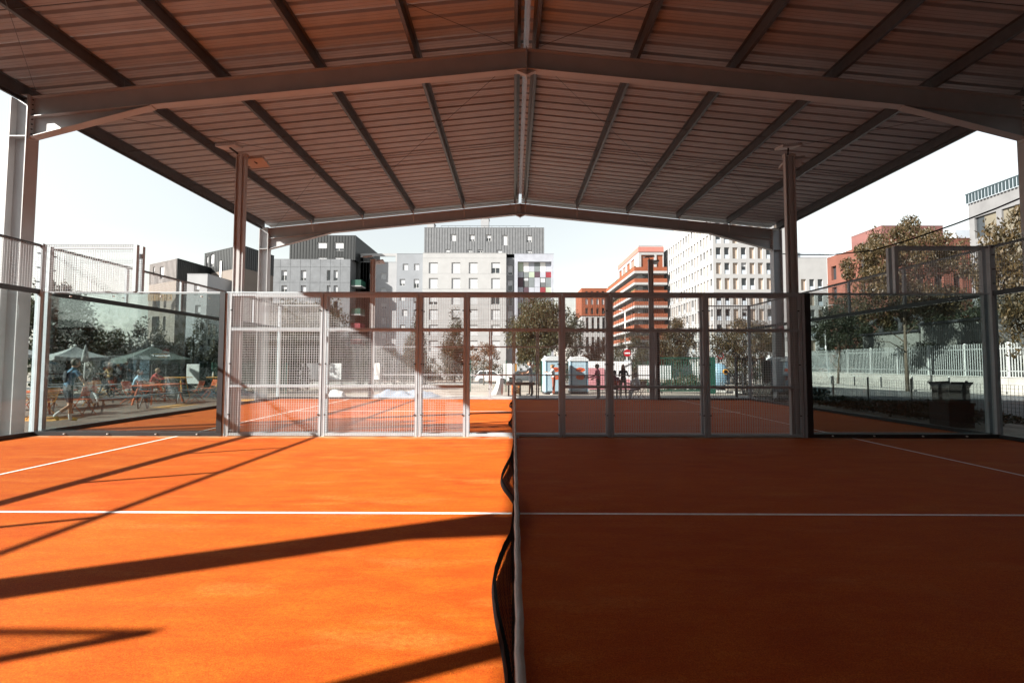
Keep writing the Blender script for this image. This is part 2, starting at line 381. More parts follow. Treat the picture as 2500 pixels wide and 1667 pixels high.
# ------------------------------------------------------------------ nets
def lerp(t, tab):
    for (a,x),(b,y) in zip(tab[:-1],tab[1:]):
        if t <= b:
            k = (t-a)/(b-a); k = k*k*(3-2*k); return x+(y-x)*k
    return tab[-1][1]
def net(y0, y1, tab, label, plabels):
    rt = root('net', (0,(y0+y1)/2,0), label, 'net')
    n = int((y1-y0)/.045); top = []; bot = []; grid = []
    K = 12
    for i in range(n+1):
        y = y0+(y1-y0)*i/n; t = abs((y-(y1-4.88))/4.88); zt = .88+.045*t*t
        xb = sum(lerp(y+k_*.09, tab) for k_ in range(-4,5))/9*1.12; zb = .035+.02*abs(math.sin(y*2.1)); row = []
        for k in range(K+1):
            s = k/K
            row.append(V((xb*(s**5.0)*1.05 - .012*math.sin(math.pi*s)*(1 if xb<0 else -.5), y, zt-.02 + (zb-zt+.02)*s)))
        grid.append(row); top.append(V((0,y,zt))); bot.append(row[-1])
    mb = MB(); r = .0010
    for row in grid:
        for a, b in zip(row[:-1], row[1:]): mb.bar(a, b, r*2)
    rows = 19
    for j in range(rows):
        s = j/(rows-1)*K; k = min(int(s),K-1); f = s-k
        pts = [g[k].lerp(g[k+1], f) for g in grid][::2]
        for a, b in zip(pts[:-1], pts[1:]): mb.bar(a, b, r*2)
    mb.build('netting', BLACK, rt)
    q = MB(); vs=[]; fs=[]
    for i, p in enumerate(top):
        wv = .0035*math.sin(p.y*23)+.002*math.sin(p.y*61)
        wv *= .35
        for dx, dz in ((-.008+wv,-.03),(.008+wv,-.03),(.010+wv,.0),(.006+wv,.012),(-.006+wv,.012),(-.010+wv,0)): vs.append((p.x+dx,p.y,p.z+dz))
    for i in range(len(top)-1): fs += [(i*6+k,i*6+(k+1)%6,(i+1)*6+(k+1)%6,(i+1)*6+k) for k in range(6)]
    q.add(vs,fs); q.build('tape', TAPE, rt, smooth=True)
    q = MB(); vs=[]; fs=[]
    for i, p in enumerate(bot):
        a = .003*math.sin(p.y*31)+.002*math.sin(p.y*83)
        for dx, dz in ((-.022,-.03+a*.3),(.004,-.034),(.01,.022),(-.012+a*.5,.03)): vs.append((p.x+dx,p.y,p.z+dz))
    for i in range(len(bot)-1): fs += [(i*4+k,i*4+(k+1)%4,(i+1)*4+(k+1)%4,(i+1)*4+k) for k in range(4)]
    q.add(vs,fs); q.build('bottom_band', BLACK, rt)
    yc = y1-4.88; q = MB(); q.bar((0,yc,.88),(.012,yc,.02),.05,.012,up=(1,0,0)); q.build('centre_strap', BLACK, rt)
    for y, lb in zip((y0-.0,y1+.0), plabels):
        p = MB(); p.box(-.04,y-.03,.0,.04,y+.03,.93); p.box(-.045,y-.035,.931,.045,y+.035,.95)
        p.box(-.1,y-.05,0.001,.1,y+.05,.012)
        o = p.build('net_post', STEEL); tag(o, lb, 'net post', 'net posts')
T1 = [(-1,0),(1.9,0),(2.2,-.02),(2.6,-.05),(3.05,-.125),(3.5,-.115),(4.05,-.03),(4.6,.06),(5.0,.02),(5.35,-.05),(5.95,-.15),(6.5,-.12),(7.2,-.06),(8,-.02),(9,0),(10,0)]
T2 = [(10,0),(11.0,-.02),(11.6,-.13),(12.3,-.05),(13.2,0),(14.8,0),(15.8,-.05),(16.6,-.13),(17.6,-.10),(18.4,-.02),(20,0)]
net(.2, 9.70, T1, 'black net with pale top tape running away across the near court', ('net post of the near court at the entrance','net post of the near court in the fence doorway'))
net(10.1, 19.86, T2, 'sagging black net of the second court beyond the doorway', ('net post of the second court just behind the doorway','net post of the second court at its far fence'))

# ------------------------------------------------------------------ canopy
XC, HALF = 0.255, 10.915
FR = (-10.10, -0.02, 10.14, 20.23)
cp = root('canopy', (XC, 5.0, 0), 'tall grey steel canopy with ribbed pitched roof over both courts', 'canopy')
def zr(x): return 8.456 - .1*abs(x-XC)                      # top of rafter
for F in FR:
    for s in (-1,1):
        xi = XC+s*HALF; xo = xi+s*.39; tz = zr(xi)
        c = MB()
        c.box(xi, F-.14, -.1, xi+s*.02, F+.14, tz); c.box(xo-s*.02, F-.14, -.1, xo, F+.14, tz-.035)
        c.box(xi+s*.0205, F-.007, -.1, xo-s*.0205, F+.007, tz-.03)
        col_o = c.build('column', STEEL, cp)
        for b_ in ((xi+s*.021, F-.138, 6.44, xo-s*.021, F-.0075, 6.462),(xi+s*.021, F+.0075, 6.44, xo-s*.021, F+.138, 6.462)):
            q = MB(); q.box(*b_); q.build('stiffener', STEEL, col_o)
        q = MB(); q.box(xi-s*.0, F-.138, tz+.001, xo, F+.138, tz+.018); q.build('cap_plate', STEEL, col_o)
        q = MB(); q.box(xi-s*.1, F-.2, -.12, xo+s*.1, F+.2, -.101); q.build('base_plate', STEEL, col_o)
        r = MB()                                            # rafter: end plate, web, flanges
        xe = xi - s*.025; xa = XC + s*.012
        def fl(z0, z1, wd, x0, x1):
            r.prism([(x0,zr(x0)+z0),(x1,zr(x1)+z0),(x1,zr(x1)+z1),(x0,zr(x0)+z1)], 'y', F-wd/2, F+wd/2)
        r.box(xi-s*.001, F-.11, 6.40, xe, F+.11, tz+.0)
        fl(-.017, 0, .19, xe, xa); fl(-.458, -.441, .19, xe, xa); fl(-.4405, -.0175, .012, xe, xa)
        ro = r.build('rafter', STEEL, cp)
        xt = xi - s*2.65; h = MB()
        h.prism([(xe,6.47),(xt,zr(xt)-.46),(xt,zr(xt)-.459),(xe,zr(xe)-.459)], 'y', F-.006, F+.006)
        d = V((xt-xe, 0, zr(xt)-.46-6.47)); n = V((-d.z,0,d.x)).normalized()*.016
        if n.z > 0: n = -n
        a, b = V((xe,0,6.47)), V((xt,0,zr(xt)-.4605))
        h.prism([(a.x,a.z),(b.x,b.z),(b.x+n.x,b.z+n.z),(a.x+n.x,a.z+n.z)], 'y', F-.095, F+.095)
        h.build('haunch', STEEL, ro)
        for k in range(8):
            if F < 5: break
            for yy in (-.065,.065): link('bolt', BOLT_D, ro, V((xe-s*.011, F+yy, 6.52+k*.11))-origin(ro))
    a = MB(); a.box(XC-.0118, F-.1, 7.86, XC+.0118, F+.1, 8.50); a.prism([(XC-.22,7.975),(XC+.22,7.975),(XC,7.88)], 'y', F-.05, F+.05)
    for k in range(4):
        for sx in (-1,1):
            for yy in (-.06,.06): a.tube((XC+sx*.012,F+yy,8.05+k*.11),(XC+sx*.034,F+yy,8.05+k*.11),.013,n=6)
    a.build('apex_plate', STEEL, cp)
OFFS = (.20, 2.42, 4.59, 6.76, 8.93, 11.07)
for i in range(3):
    ya, yb = FR[i]+(.003 if i else -.0), FR[i+1]-.003
    if i == 2: yb = 20.10
    for s in (-1,1):
        for off in OFFS:
            x = XC+s*off; zb = zr(x)+.004; p = MB()
            p.box(x-.0015, ya, zb, x+.0015, yb, zb+.238)
            p.box(x-.0016, ya, zb+.0005, x+s*.07, yb, zb+.003); p.box(x-.0016, ya, zb+.235, x-s*.07, yb, zb+.2375)
            p.box(x+s*.067, ya, zb+.0032, x+s*.07, yb, zb+.02)
            p.build('purlin', GALV, cp)
            if off < 11 and i == 2:
                for F in ((FR[i+1],) if i < 2 else (20.05,)):
                    q = MB(); q.bar((x+.02, F-.35 if i<2 else F-.3, zb+.04), (x+.02, F-.06, zr(x)-.40), .035, .006); q.build('fly_brace', STEEL, cp)
rod = MB()
for i in range(3):
    for k in (1,2,3):
        y = FR[i]+(FR[i+1]-FR[i])*(k/4 if i!=2 else k/4.05)
        for dy in (-.22,.22):
            for s in (-1,1):
                for a, b in zip(OFFS[:-1], OFFS[1:]):
                    xa, xb = XC+s*a, XC+s*b; o = .19 if dy<0 else .05
                    rod.tube((xa+s*.01,y+dy,zr(xa)+o),(xb-s*.01,y+dy,zr(xb)+o),.008,n=5,caps=False)
rod.build('sag_rods', GALV, cp)['kind'] = 'stuff'
br = MB()
for i in range(3):
    for s in (-1,1):
        for (a0,a1,t0,t1) in ((.3,4.59,.02,.55),(4.59,10.6,.55,.02),(10.6,6.76,.98,.5),(6.76,.3,.5,.98)):
            xa, xb = XC+s*a0, XC+s*a1
            br.tube((xa,FR[i]+10.09*t0,zr(xa)-.06),(xb,FR[i]+10.09*t1,zr(xb)-.06),.006,n=5,caps=False)
br.build('cross_brace', GALV, cp)['kind'] = 'stuff'
# roof sheets, one per metre of length and slope: upward ribs every third of a metre, small stiffeners between
def roof_profile():
    pts = []
    for k in range(3):
        o = k/3
        pts += [(o+.0,.0),(o+.024,.055),(o+.078,.055),(o+.102,.0),(o+.165,.0),(o+.172,.005),(o+.184,.005),(o+.191,.0),
                (o+.245,.0),(o+.252,.005),(o+.264,.005),(o+.271,.0)]
    pts.append((.998,.0)); return pts
prof = roof_profile(); SH = {}
for s in (-1,1):
    q = MB(); vs=[]; fs=[]; n=len(prof)
    for x in (.06, 11.16):
        for dz in (0,.006):
            vs += [(s*x, y, z+dz-.1*x) for y,z in prof]
    for i in range(n-1):
        fs += [(i,i+1,2*n+i+1,2*n+i) if s<0 else (i+1,i,2*n+i,2*n+i+1), (n+i+1,n+i,3*n+i,3*n+i+1) if s<0 else (n+i,n+i+1,3*n+i+1,3*n+i),
               (2*n+i,2*n+i+1,3*n+i+1,3*n+i), (i,i+1,n+i+1,n+i)]
    q.add(vs,fs); SH[s] = q.mesh('roof_sheet', SHEET)
y = -10.2
while y < 20.0:
    for s in (-1,1):
        o = link('roof_sheet', SH[s], cp, (0, y-5.0, 8.456+.246))
    y += 1.0
rc = MB()
for s in (-1,1): rc.prism([(XC,8.84),(XC+s*.3,8.815),(XC+s*.3,8.808),(XC,8.83)], 'y', -10.2, 20.0)
rc.build('ridge_cap', SHEET, cp)
for s in (-1,1):
    q = MB(); x = XC+s*11.13
    q.box(x, -10.2, zr(x)-.08, x+s*.006, 20.02, zr(x)+.35); q.box(x, -10.2, zr(x)-.086, x-s*.05, 20.02, zr(x)-.0805)
    q.build('eave_flashing', GALV, cp)

# ------------------------------------------------------------------ light masts
def mast(x, y, label, h=5.95):
    rt = root('light_mast', (x,y,0), label, 'light mast', 'court light masts')
    p = MB()
    p.box(-.105,-.045,-.05,-.085,.045,h); p.box(.085,-.045,-.05,.105,.045,h); p.box(-.0845,-.012,-.05,.0845,.012,h)
    p.box(-.032,-.04,-.05,.032,-.0125,h); p.box(-.12,-.055,h+.001,.12,.055,h+.05)
    p.build('pole', STEEL, rt, local=True)
    for s, (dx,dy) in ((-1,(-.14,-.22)),(1,(.2,.24))):
        f = MB(); c = V((dx,dy,h+.12 if s<0 else h-.02)); 
        a = V((.20,0,.02)); b = V((0,.16,-s*.035)); n = V((0,0,.028))
        f.add([c-a-b-n,c+a-b-n,c+a+b-n,c-a+b-n,c-a-b+n,c+a-b+n,c+a+b+n,c-a+b+n],[(0,3,2,1),(4,5,6,7),(0,1,5,4),(1,2,6,5),(2,3,7,6),(3,0,4,7)])
        fo = f.build('floodlight', STEEL, rt, local=True)
        g = MB(); g.bar((dx*.4,dy*.25,h+.03),(c.x,c.y,c.z-.03),.03); g.build('bracket', DARK, fo, local=True)
        g = MB(); 
        for k in range(9): g.bar(c+a*(k/4.5-.89)-b*.9+n*1.02, c+a*(k/4.5-.89)+b*.9+n*1.02, .012,.02)
        g.build('cooling_fin', GALV, fo, local=True)
    return rt
mast(-5.87, 9.905, 'light mast by the left end of the near mesh fence')
mast(5.88, 9.905, 'light mast by the right end of the near mesh fence')
mast(-6.08, 20.10, 'light mast before the grey buildings at the far court fence')
mast(5.88, 20.10, 'light mast before the orange building at the far court fence')
for s, lb in ((-1,'light mast behind the viewer on the sunny side'),(1,'light mast behind the viewer on the shaded side')): mast(s*5.87, .04, lb)

# ------------------------------------------------------------------ buildings
SEAMD = mk('dark_cladding', (.018,.0205,.022), .45, .12, 2)
SEAMG = mk('grey_cladding', (.17,.175,.185), .5, .1, 1.5)
SEAMB = mk('taupe_cladding', (.20,.18,.175), .5, .1, 1.5)
WHT = mk('white_render', (.38,.38,.385), .85, .06, .6)
PALE = mk('pale_grey_render', (.34,.345,.36), .85, .07, .5)
BLUEG = mk('blue_grey_render', (.25,.265,.29), .85, .07, .5)
PANELG = mk('grey_concrete_panel', (.175,.185,.20), .85, .14, 1.0)
JOINT = mk('panel_joint', (.12,.125,.13), .9, 0)
BEIG = mk('beige_render', (.18,.15,.13), .9, .08, .8)
PEACH = mk('peach_panel', (.40,.32,.26), .85, .1, 1.2)
SHUT = mk('white_shutter', (.50,.51,.53), .6, .03, 2)
OCHRE = mk('orange_facade', (.22,.056,.02), .7, .12, 1)
PINK = mk('pink_panel', (.40,.15,.12), .7, .08, 1)
BRICKR = mk('red_brick_render', (.14,.047,.030), .85, .14, .7)
BRICKP = mk('rose_render', (.16,.065,.058), .85, .12, .7)
STONE = mk('grey_stone_render', (.15,.15,.155), .9, .12, .8)
OLIVE = mk('olive_panel', (.13,.115,.085), .8, .1, 1)
TEALM = mk('teal_railing', (.018,.032,.038), .5, .1, 2)
FROST = mk('frosted_glass', (.45,.50,.56), .25, .05, 2)
REDP = mk('red_panel', (.22,.02,.03), .6, .1, 1)
PLUM = mk('plum_panel', (.07,.035,.05), .6, .1, 1)
SAGE = mk('sage_panel', (.36,.42,.33), .6, .1, 1)
LAV = mk('lavender_panel', (.36,.375,.43), .6, .1, 1)
GRYP = mk('grey_panel', (.16,.18,.19), .6, .1, 1)
WHT2 = mk('white_tower_concrete', (.33,.33,.335), .85, .06, .6)
ROOFM = mk('roof_gravel', (.25,.25,.25), .9, .1, 1)

def facade(mb, O, U, W, H, holes=(), rev=.18, m=0, mr=None):
    """wall of width W along unit U from point O, H high, pierced by holes (x0,z0,x1,z1) with reveals"""
    O = V(O); U = V(U).normalized(); N = V((U.y,-U.x,0)); mr = m if mr is None else mr
    holes = [(max(0,a),max(0,b),min(W,c),min(H,d)) for a,b,c,d in holes]
    xs = sorted({0,W,*[h[0] for h in holes],*[h[2] for h in holes]}); zs = sorted({0,H,*[h[1] for h in holes],*[h[3] for h in holes]})
    idx = {}
    def p(x,z,r=0.): return O+U*x+V((0,0,z))-N*r
    vs=[];fs=[]
    def vid(i,j):
        if (i,j) not in idx: idx[(i,j)] = len(vs); vs.append(p(xs[i],zs[j]))
        return idx[(i,j)]
    for j in range(len(zs)-1):
        for i in range(len(xs)-1):
            cx,cz=(xs[i]+xs[i+1])/2,(zs[j]+zs[j+1])/2
            if any(a<cx<c and b<cz<d for a,b,c,d in holes): continue
            fs.append((vid(i,j),vid(i+1,j),vid(i+1,j+1),vid(i,j+1)))
    mb.add(vs,fs,m)
    for a,b,c,d in holes:
        q=[p(a,b),p(c,b),p(c,d),p(a,d),p(a,b,rev),p(c,b,rev),p(c,d,rev),p(a,d,rev)]
        mb.add(q,[(0,4,5,1),(1,5,6,2),(2,6,7,3),(3,7,4,0)],mr)
WM = {}
def winmesh(w, h, st):
    """meshes of one window: frame, pane, shutter; x right, y into the wall, z up"""
    k=(round(w,2),round(h,2),st)
    if k in WM: return WM[k]
    t=.06; f=MB(); fm={'dark':DARK,'orange':OCHRE}.get(st.split('_')[0],WPAINT)
    f.box(0,0,0,t,.07,h); f.box(w-t,0,0,w,.07,h); f.box(t,0,0,w-t,.07,t); f.box(t,0,h-t,w-t,.07,h)
    if w>.9 and 'solid' not in st: f.box(w/2-.03,.001,t,w/2+.03,.07,h-t)
    g=MB(); g.box(t,.03,t,w-t,.04,h-t)
    sh=None
    fr={'shut':1.0,'half':.5,'third':.3,'most':.75}.get(st.split('_')[-1])
    if fr:
        sh=MB(); z0=h-t-(h-2*t)*fr; n=max(3,int((h-z0)/.14))
        for i in range(n):
            a=z0+(h-t-z0)*i/n; b=z0+(h-t-z0)*(i+1)/n-.008; sh.box(t+.01,-.02,a,w-t-.01,.012,b)
    rail=None
    if 'rail' in st:
        rail=MB(); rail.box(.01,-.17,0,w-.01,-.15,h*.36)
    WM[k]=(f.mesh('window',fm),g.mesh('pane',PANE),sh.mesh('shutter',SHUT) if sh else None,rail.mesh('balustrade',FROST) if rail else None)
    return WM[k]
def window(rt, O, U, x, z, w, h, st='plain', rev=.16):
    U=V(U).normalized(); N=V((U.y,-U.x,0)); a=winmesh(w,h,st)
    p=V(O)+U*x+V((0,0,z))-N*(rev-.03)
    o=link('window',a[0],rt); o.location=p; o.rotation_euler.z=math.atan2(U.y,U.x)
    link('pane',a[1],o)
    if a[2]: link('shutter',a[2],o)
    if a[3]: link('balustrade',a[3],o)
    return o
def seams(mb, O, U, W, z0, z1, step=.42, holes=(), d=.045):
    O=V(O);U=V(U).normalized();N=V((U.y,-U.x,0)); x=step/2
    while x<W:
        segs=[(z0,z1)]
        for a,b,c,e in holes:
            if a-.03<x<c+.03:
                segs=[s for q in segs for s in ((q[0],min(q[1],b)),(max(q[0],e),q[1])) if s[1]-s[0]>.05]
        for s in segs:
            p=O+U*x+N*d/2; mb.bar(p+V((0,0,s[0])),p+V((0,0,s[1])),.035,d,up=N)
        x+=step
def flat(mb, pts, z, m=0): mb.add([(p[0],p[1],z) for p in pts],[tuple(range(len(pts)))],m)
def volume(rt, name, mat, foot, z0, z1, holes=None, rev=.18, cap=True, seam=None, seam_mat=None, lid=None):
    """prism with footprint corners (counter-clockwise seen from above, local), holes per side {i: [...]}"""
    mb=MB(); n=len(foot); holes=holes or {}; sm=MB()
    for i in range(n):
        a=V((*foot[i],z0)); b=V((*foot[(i+1)%n],z0)); U=b-a; W=U.length
        facade(mb,a,U,W,z1-z0,holes.get(i,()),rev)
        if seam: seams(sm,a,U,W,0,z1-z0,seam,holes.get(i,()))
    flat(mb,foot,z1-.25); 
    o=mb.build(name,mat,rt,local=True)
    if seam:
        q=sm.build('cladding_seam',seam_mat or mat,o,local=True); q['kind']='stuff'
    if cap:
        c=MB()
        for i in range(n):
            a=V((*foot[i],z1)); b=V((*foot[(i+1)%n],z1)); U=(b-a).normalized(); N=V((U.y,-U.x,0))
            c.bar(a-N*.1+V((0,0,.02))-U*.0, b-N*.1+V((0,0,.02)), .26,.06)
        c.build('coping',lid or mat,o,local=True)
    return o
def rect(W,D,x=0,y=0): return [(x,y),(x+W,y),(x+W,y+D),(x,y+D)]
def pxh(d, ox, oz, rects):
    """photo rectangles on a frontal facade at depth d -> local holes"""
    out=[]
    for u0,v0,u1,v1 in rects:
        a=at(u0,v1,d); b=at(u1,v0,d); out.append((a.x-ox,a.z-oz,b.x-ox,b.z-oz))
    return out
def fill(rt, O, holes, styles, U=(1,0,0), rev=.18):
    for i,(a,b,c,d) in enumerate(holes):
        st=styles[i%len(styles)] if isinstance(styles,(list,tuple)) else styles
        window(rt,O,U,a,b,c-a,d-b,st,rev)
GB=-1.2
def z23(px,ox,k): return ox+px/k
# --- grey panelled block with dark seamed top, left of centre
d=85.; a=at(661,633,d); b=at(856,633,d); W=b.x-a.x; H=a.z-GB
rt=root('apartment_block',(a.x,d,GB),'grey concrete panelled apartment block with dark seamed metal top storeys','apartment block')
cols=[(397,435),(525,562),(697,722),(742,770)]; rows=[(432,500),(533,603),(636,706),(738,808),(840,910)]
rec=[(540+c0/2.704,500+r0/2.704,540+c1/2.704,500+r1/2.704) for r0,r1 in rows for c0,c1 in cols if not (r0>600 and c0<500)]
hl=pxh(d,a.x,GB,rec)
back=volume(rt,'wall',JOINT,rect(W,22),0,H,{0:hl})
nx=8; zz=[0,.9,3.7]+[H-1.45-2.82*k for k in range(4,-1,-1)]+[H]; zz=sorted(set(round(z,3) for z in zz))
for i in range(nx):
    for j in range(len(zz)-1):
        x0,x1,z0,z1=W*i/nx+.02,W*(i+1)/nx-.02,zz[j]+.02,zz[j+1]-.02
        q=MB(); hh=[(h[0]-x0,h[1]-z0,h[2]-x0,h[3]-z0) for h in hl if h[0]<x1 and h[2]>x0 and h[1]<z1 and h[3]>z0]
        facade(q,(x0,-.05,z0),(1,0,0),x1-x0,z1-z0,hh,.05)
        e=MB(); q.add([(x0,-.05,z0),(x1,-.05,z0),(x1,-.05,z1),(x0,-.05,z1),(x0,0,z0),(x1,0,z0),(x1,0,z1),(x0,0,z1)],[(0,4,5,1),(1,5,6,2),(2,6,7,3),(3,7,4,0)])
        q.build('panel',PANELG,rt,local=True)
fill(rt,(0,0,0),hl,['half','most','plain','most','third','shut','most','shut'])
a2=at(704,573,d); b2=at(865.4,573,d); y2=.6
rec2=[(540+x0/2.704,500+y0/2.704,540+x1/2.704,500+y1/2.704) for x0,y0,x1,y1 in ((632,247,698,288),(746,247,810,303),(632,345,698,364),(746,345,810,364))]
hl2=[(h[0],h[1]-(H-.0),h[2],h[3]-H) for h in pxh(d+y2,a2.x,GB,rec2)]
hl2=[(h[0],max(h[1],.1),h[2],h[3]) for h in hl2]
volume(rt,'dark_top',SEAMD,rect(b2.x-a2.x,16,a2.x-a.x,y2),H,a2.z-GB,{0:hl2},seam=.55)
fill(rt,(a2.x-a.x,y2,H),hl2,['shut','most','shut','shut'])
volume(rt,'dark_side',SEAMD,rect(3.2,14,W+.05,3.0),0,H+1.0,{},seam=.55)
for k,(vb,m_) in enumerate(((530,DGREEN),(720,DGREEN),(818,REDP),(922,REDP))):
    z=at(856,500+vb/2.704,d).z-GB; q=MB(); q.box(W+.06,.3,z-.2,W+1.9,2.9,z); bo=q.build('balcony',WHT,rt,local=True)
    q=MB(); q.box(W+.1,.32,z+.01,W+1.86,.36,z+1.05); q.box(W+1.82,.361,z+.01,W+1.86,2.9,z+1.05); q.build('railing',m_,bo,local=True)
# --- pale block with open roof frame
d=88.; a=at(880,640,d); b=at(969,640,d); W=b.x-a.x; H=a.z-GB
rt=root('apartment_block',(a.x,d,GB),'pale grey rendered block with a thin open frame on its roof','apartment block')
rec=[(540+c0/2.704,500+r0/2.704,540+c1/2.704,500+r1/2.704) for r0,r1 in ((452,490),(550,588),(646,685),(745,784),(842,880)) for c0,c1 in ((978,1014),(1055,1091))]
hl=pxh(d,a.x,GB,rec); volume(rt,'wall',PALE,rect(W,18),0,H,{0:hl}); fill(rt,(0,0,0),hl,['most','shut','half','shut','plain','most'])
zt=at(880,619,d).z-GB; q=MB(); q.box(0,0,zt-.5,W,.4,zt); q.box(0,0,H+.05,.5,.4,zt-.501); q.box(W-.25,0,H+.05,W,.4,zt-.501); q.box(0,.41,zt-.45,.4,10,zt-.05); q.box(.6,3,H+.05,W*.35,9,zt-.6)
q.build('roof_frame',WHT,rt,local=True)
# --- blue-grey block
a=at(969.5,619.6,d-1); b=at(1033,619.6,d-1); W=b.x-a.x; H=a.z-GB
rt=root('apartment_block',(a.x,d-1,GB),'narrow blue grey block beside the white block','apartment block')
rec=[(540+c0/2.704,500+r0/2.704,540+c1/2.704,500+r1/2.704) for r0,r1,c0,c1 in ((390,432,1198,1235),(390,432,1272,1308),(490,533,1178,1214),(490,550,1270,1306),(600,634,1178,1214),(600,650,1270,1306),(692,735,1193,1230),(692,735,1270,1306),(792,834,1178,1214))]
hl=pxh(d-1,a.x,GB,rec); volume(rt,'wall',BLUEG,rect(W-.02,18),0,H,{0:hl}); fill(rt,(0,0,0),hl,['shut','shut','most','half','shut','most'])
# --- white block with grey seamed top, chimneys and a colour panelled wing
d=85.; a=at(1032.5,618,d); b=at(1236,618,d); W=b.x-a.x; H=a.z-GB; f=lambda x,y:(1000+x/2.613,480+y/2.613)
rt=root('apartment_block',(a.x,d,GB),'white apartment block with grey seamed roof storeys and two chimneys','apartment block')
rec=[(*f(c0,r0),*f(c1,r1)) for r0,r1 in ((420,490),(520,588),(620,688),(719,787),(818,886),(917,985)) for c0,c1 in ((122,180),(267,324),(377,434),(520,577))]
rec.append((*f(522,1030),*f(575,1150)))
hl=pxh(d,a.x,GB,rec); hl=[h for h in hl if h[1]>.02]
volume(rt,'wall',WHT,rect(W,20),0,H,{0:hl}); fill(rt,(0,0,0),hl,['shut','shut','shut','half','shut','shut','shut','shut','most','shut','shut','plain','shut','most'])
q=MB()
for k in range(1,7):
    z=H-.9-2.83*(k-1)
    if z>.5: q.box(0,-.015,z-.012,W,-.001,z+.012)
q.build('joint_line',PALE,rt,local=True)
a2=at(1036,556,d+.8); b2=at(1328,556,d+.8)
rec2=[(*f(c0,r0),*f(c1,r1)) for c0,c1,r0,r1 in ((262,297,240,284),(382,416,243,285),(487,520,243,285),(591,624,246,311),(746,779,248,291),(223,258,336,354),(367,400,339,357),(436,468,339,358),(556,590,340,360),(746,779,343,362))]
hl2=[(h[0],max(.05,h[1]-H),h[2],h[3]-H) for h in pxh(d+.8,a2.x,GB,rec2)]
volume(rt,'roof_storey',SEAMG,rect(b2.x-a2.x,15,a2.x-a.x,.8),H,a2.z-GB,{0:hl2},seam=.5); fill(rt,(a2.x-a.x,.8,H),hl2,['shut','most','half','shut','most'])
for u0,u1,v in ((113,155,170),(455,505,138)):
    p0=at(*f(u0,v),90); p1=at(*f(u1,v),90); q=MB(); q.box(p0.x-a.x,90-d,a2.z-GB-.1,p1.x-a.x,92-d,p0.z-GB); q.box(p0.x-a.x-.1,90-d-.1,p0.z-GB+.001,p1.x-a.x+.1,92-d+.1,p0.z-GB+.15); q.build('chimney',PALE,rt,local=True)
q=MB(); zt=a2.z-GB
q.path([(a2.x-a.x+3,1.5,zt+.55),(b2.x-a.x-2.5,1.5,zt+.55)],.04,5)
for k in range(14): x=a2.x-a.x+3+k*1.35; q.tube((x,1.5,zt),(x,1.5,zt+.55),.03,n=5)
q.build('roof_rail',GALV,rt,local=True)
x0=at(1236,618,d).x-a.x; x1=at(1256,618,d).x-a.x; hs=[]
for r0,r1 in ((440,500),(535,600),(640,695),(730,790),(830,890)):
    h=pxh(d+1.2,a.x+x0,GB,[(*f(626,r0),*f(656,r1))])[0]; hs.append(h)
volume(rt,'recess_wall',SEAMG,rect(x1-x0,10,x0+.01,1.2),0,H-.6,{0:hs}); fill(rt,(x0+.01,1.2,0),hs,['most','half','plain'])
p0=at(1256,620,d); p1=at(1351.5,620,d); X0=p0.x-a.x; X1=p1.x-a.x; H2=p0.z-GB
fr=pxh(d,a.x,GB,[(*f(688,415),*f(905,1200))])[0]; fr=(fr[0]-X0,.6,fr[2]-X0,fr[3])
volume(rt,'colour_wing',LAV,rect(X1-X0,14,X0,0),0,H2,{0:[fr]},rev=.6)
cw=(fr[2]-fr[0])/6; zr_=fr[3]; cm=[SAGE,WPAINT,LAV,GRYP,WPAINT,LAV, LAV,GRYP,SAGE,PLUM,LAV,REDP, PLUM,GRYP,GRYP,LAV,WPAINT,GRYP, LAV,PLUM,LAV,LAV,REDP,SAGE]
hts=[1.78,1.05]; j=0
while zr_>fr[1]+1.5:
    hh=hts[j%2]
    for i in range(6):
        mt=cm[(j*6+i*(1 if j<4 else 5)+ (j//4)*2)%24]; x=X0+fr[0]+cw*i
        if j%2==0 and i in (1,4) and j>0:
            window(rt,(0,0,0),(1,0,0),x+.03,zr_-hh+.03,cw-.06,hh-.06,'half' if i==4 else 'third',.6)
        else:
            q=MB(); q.box(x+.02,.5,zr_-hh+.02,x+cw-.02,.56,zr_-.02); q.build('panel',mt,rt,local=True)
    zr_-=hh; j+=1
q=MB(); q.box(X0+fr[0],.57,.6,X0+fr[2],.6,fr[3]); q.build('backing',JOINT,rt,local=True)
# --- small houses on the left, built on skewed footprints
def skew(name,label,pl,pc,pr,zt,zc,mats,seam,holesL=(),holesR=(),cat='house'):
    rt=root('house',(pc[0],pc[1],GB+.3),label,cat); z0=GB+.3
    L=(pl[0]-pc[0],pl[1]-pc[1]); Rr=(pr[0]-pc[0],pr[1]-pc[1]); B=(L[0]+Rr[0],L[1]+Rr[1])
    foot=[L,(0,0),Rr,B]
    hb=[(1.2,zc-z0-3.6,3.2,zc-z0-1.4),(4.2,zc-z0-3.4,4.9,zc-z0-1.5),(1.2,zc-z0-6.6,3.2,zc-z0-4.4),(4.2,zc-z0-6.4,4.9,zc-z0-4.5)]
    volume(rt,'wall',mats[0],foot,0,zc-z0,{0:hb},rev=.5,cap=False)
    fill(rt,(*foot[0],0),hb,['dark_plain','half'],V((-foot[0][0],-foot[0][1],0)),.5)
    sc_=1.006; foot2=[(p[0]*sc_,p[1]*sc_) for p in foot]
    o=volume(rt,'clad_storey',mats[1],foot2,zc-z0,zt-z0,{0:holesL,1:holesR},seam=seam,seam_mat=mats[1])
    UL=V((-foot2[0][0],-foot2[0][1],0)); fill(rt,(*foot2[0],zc-z0),list(holesL),['half','most'],UL)
    fill(rt,(*foot2[1],zc-z0),list(holesR),['dark_plain'],V((*Rr,0)))
    return rt
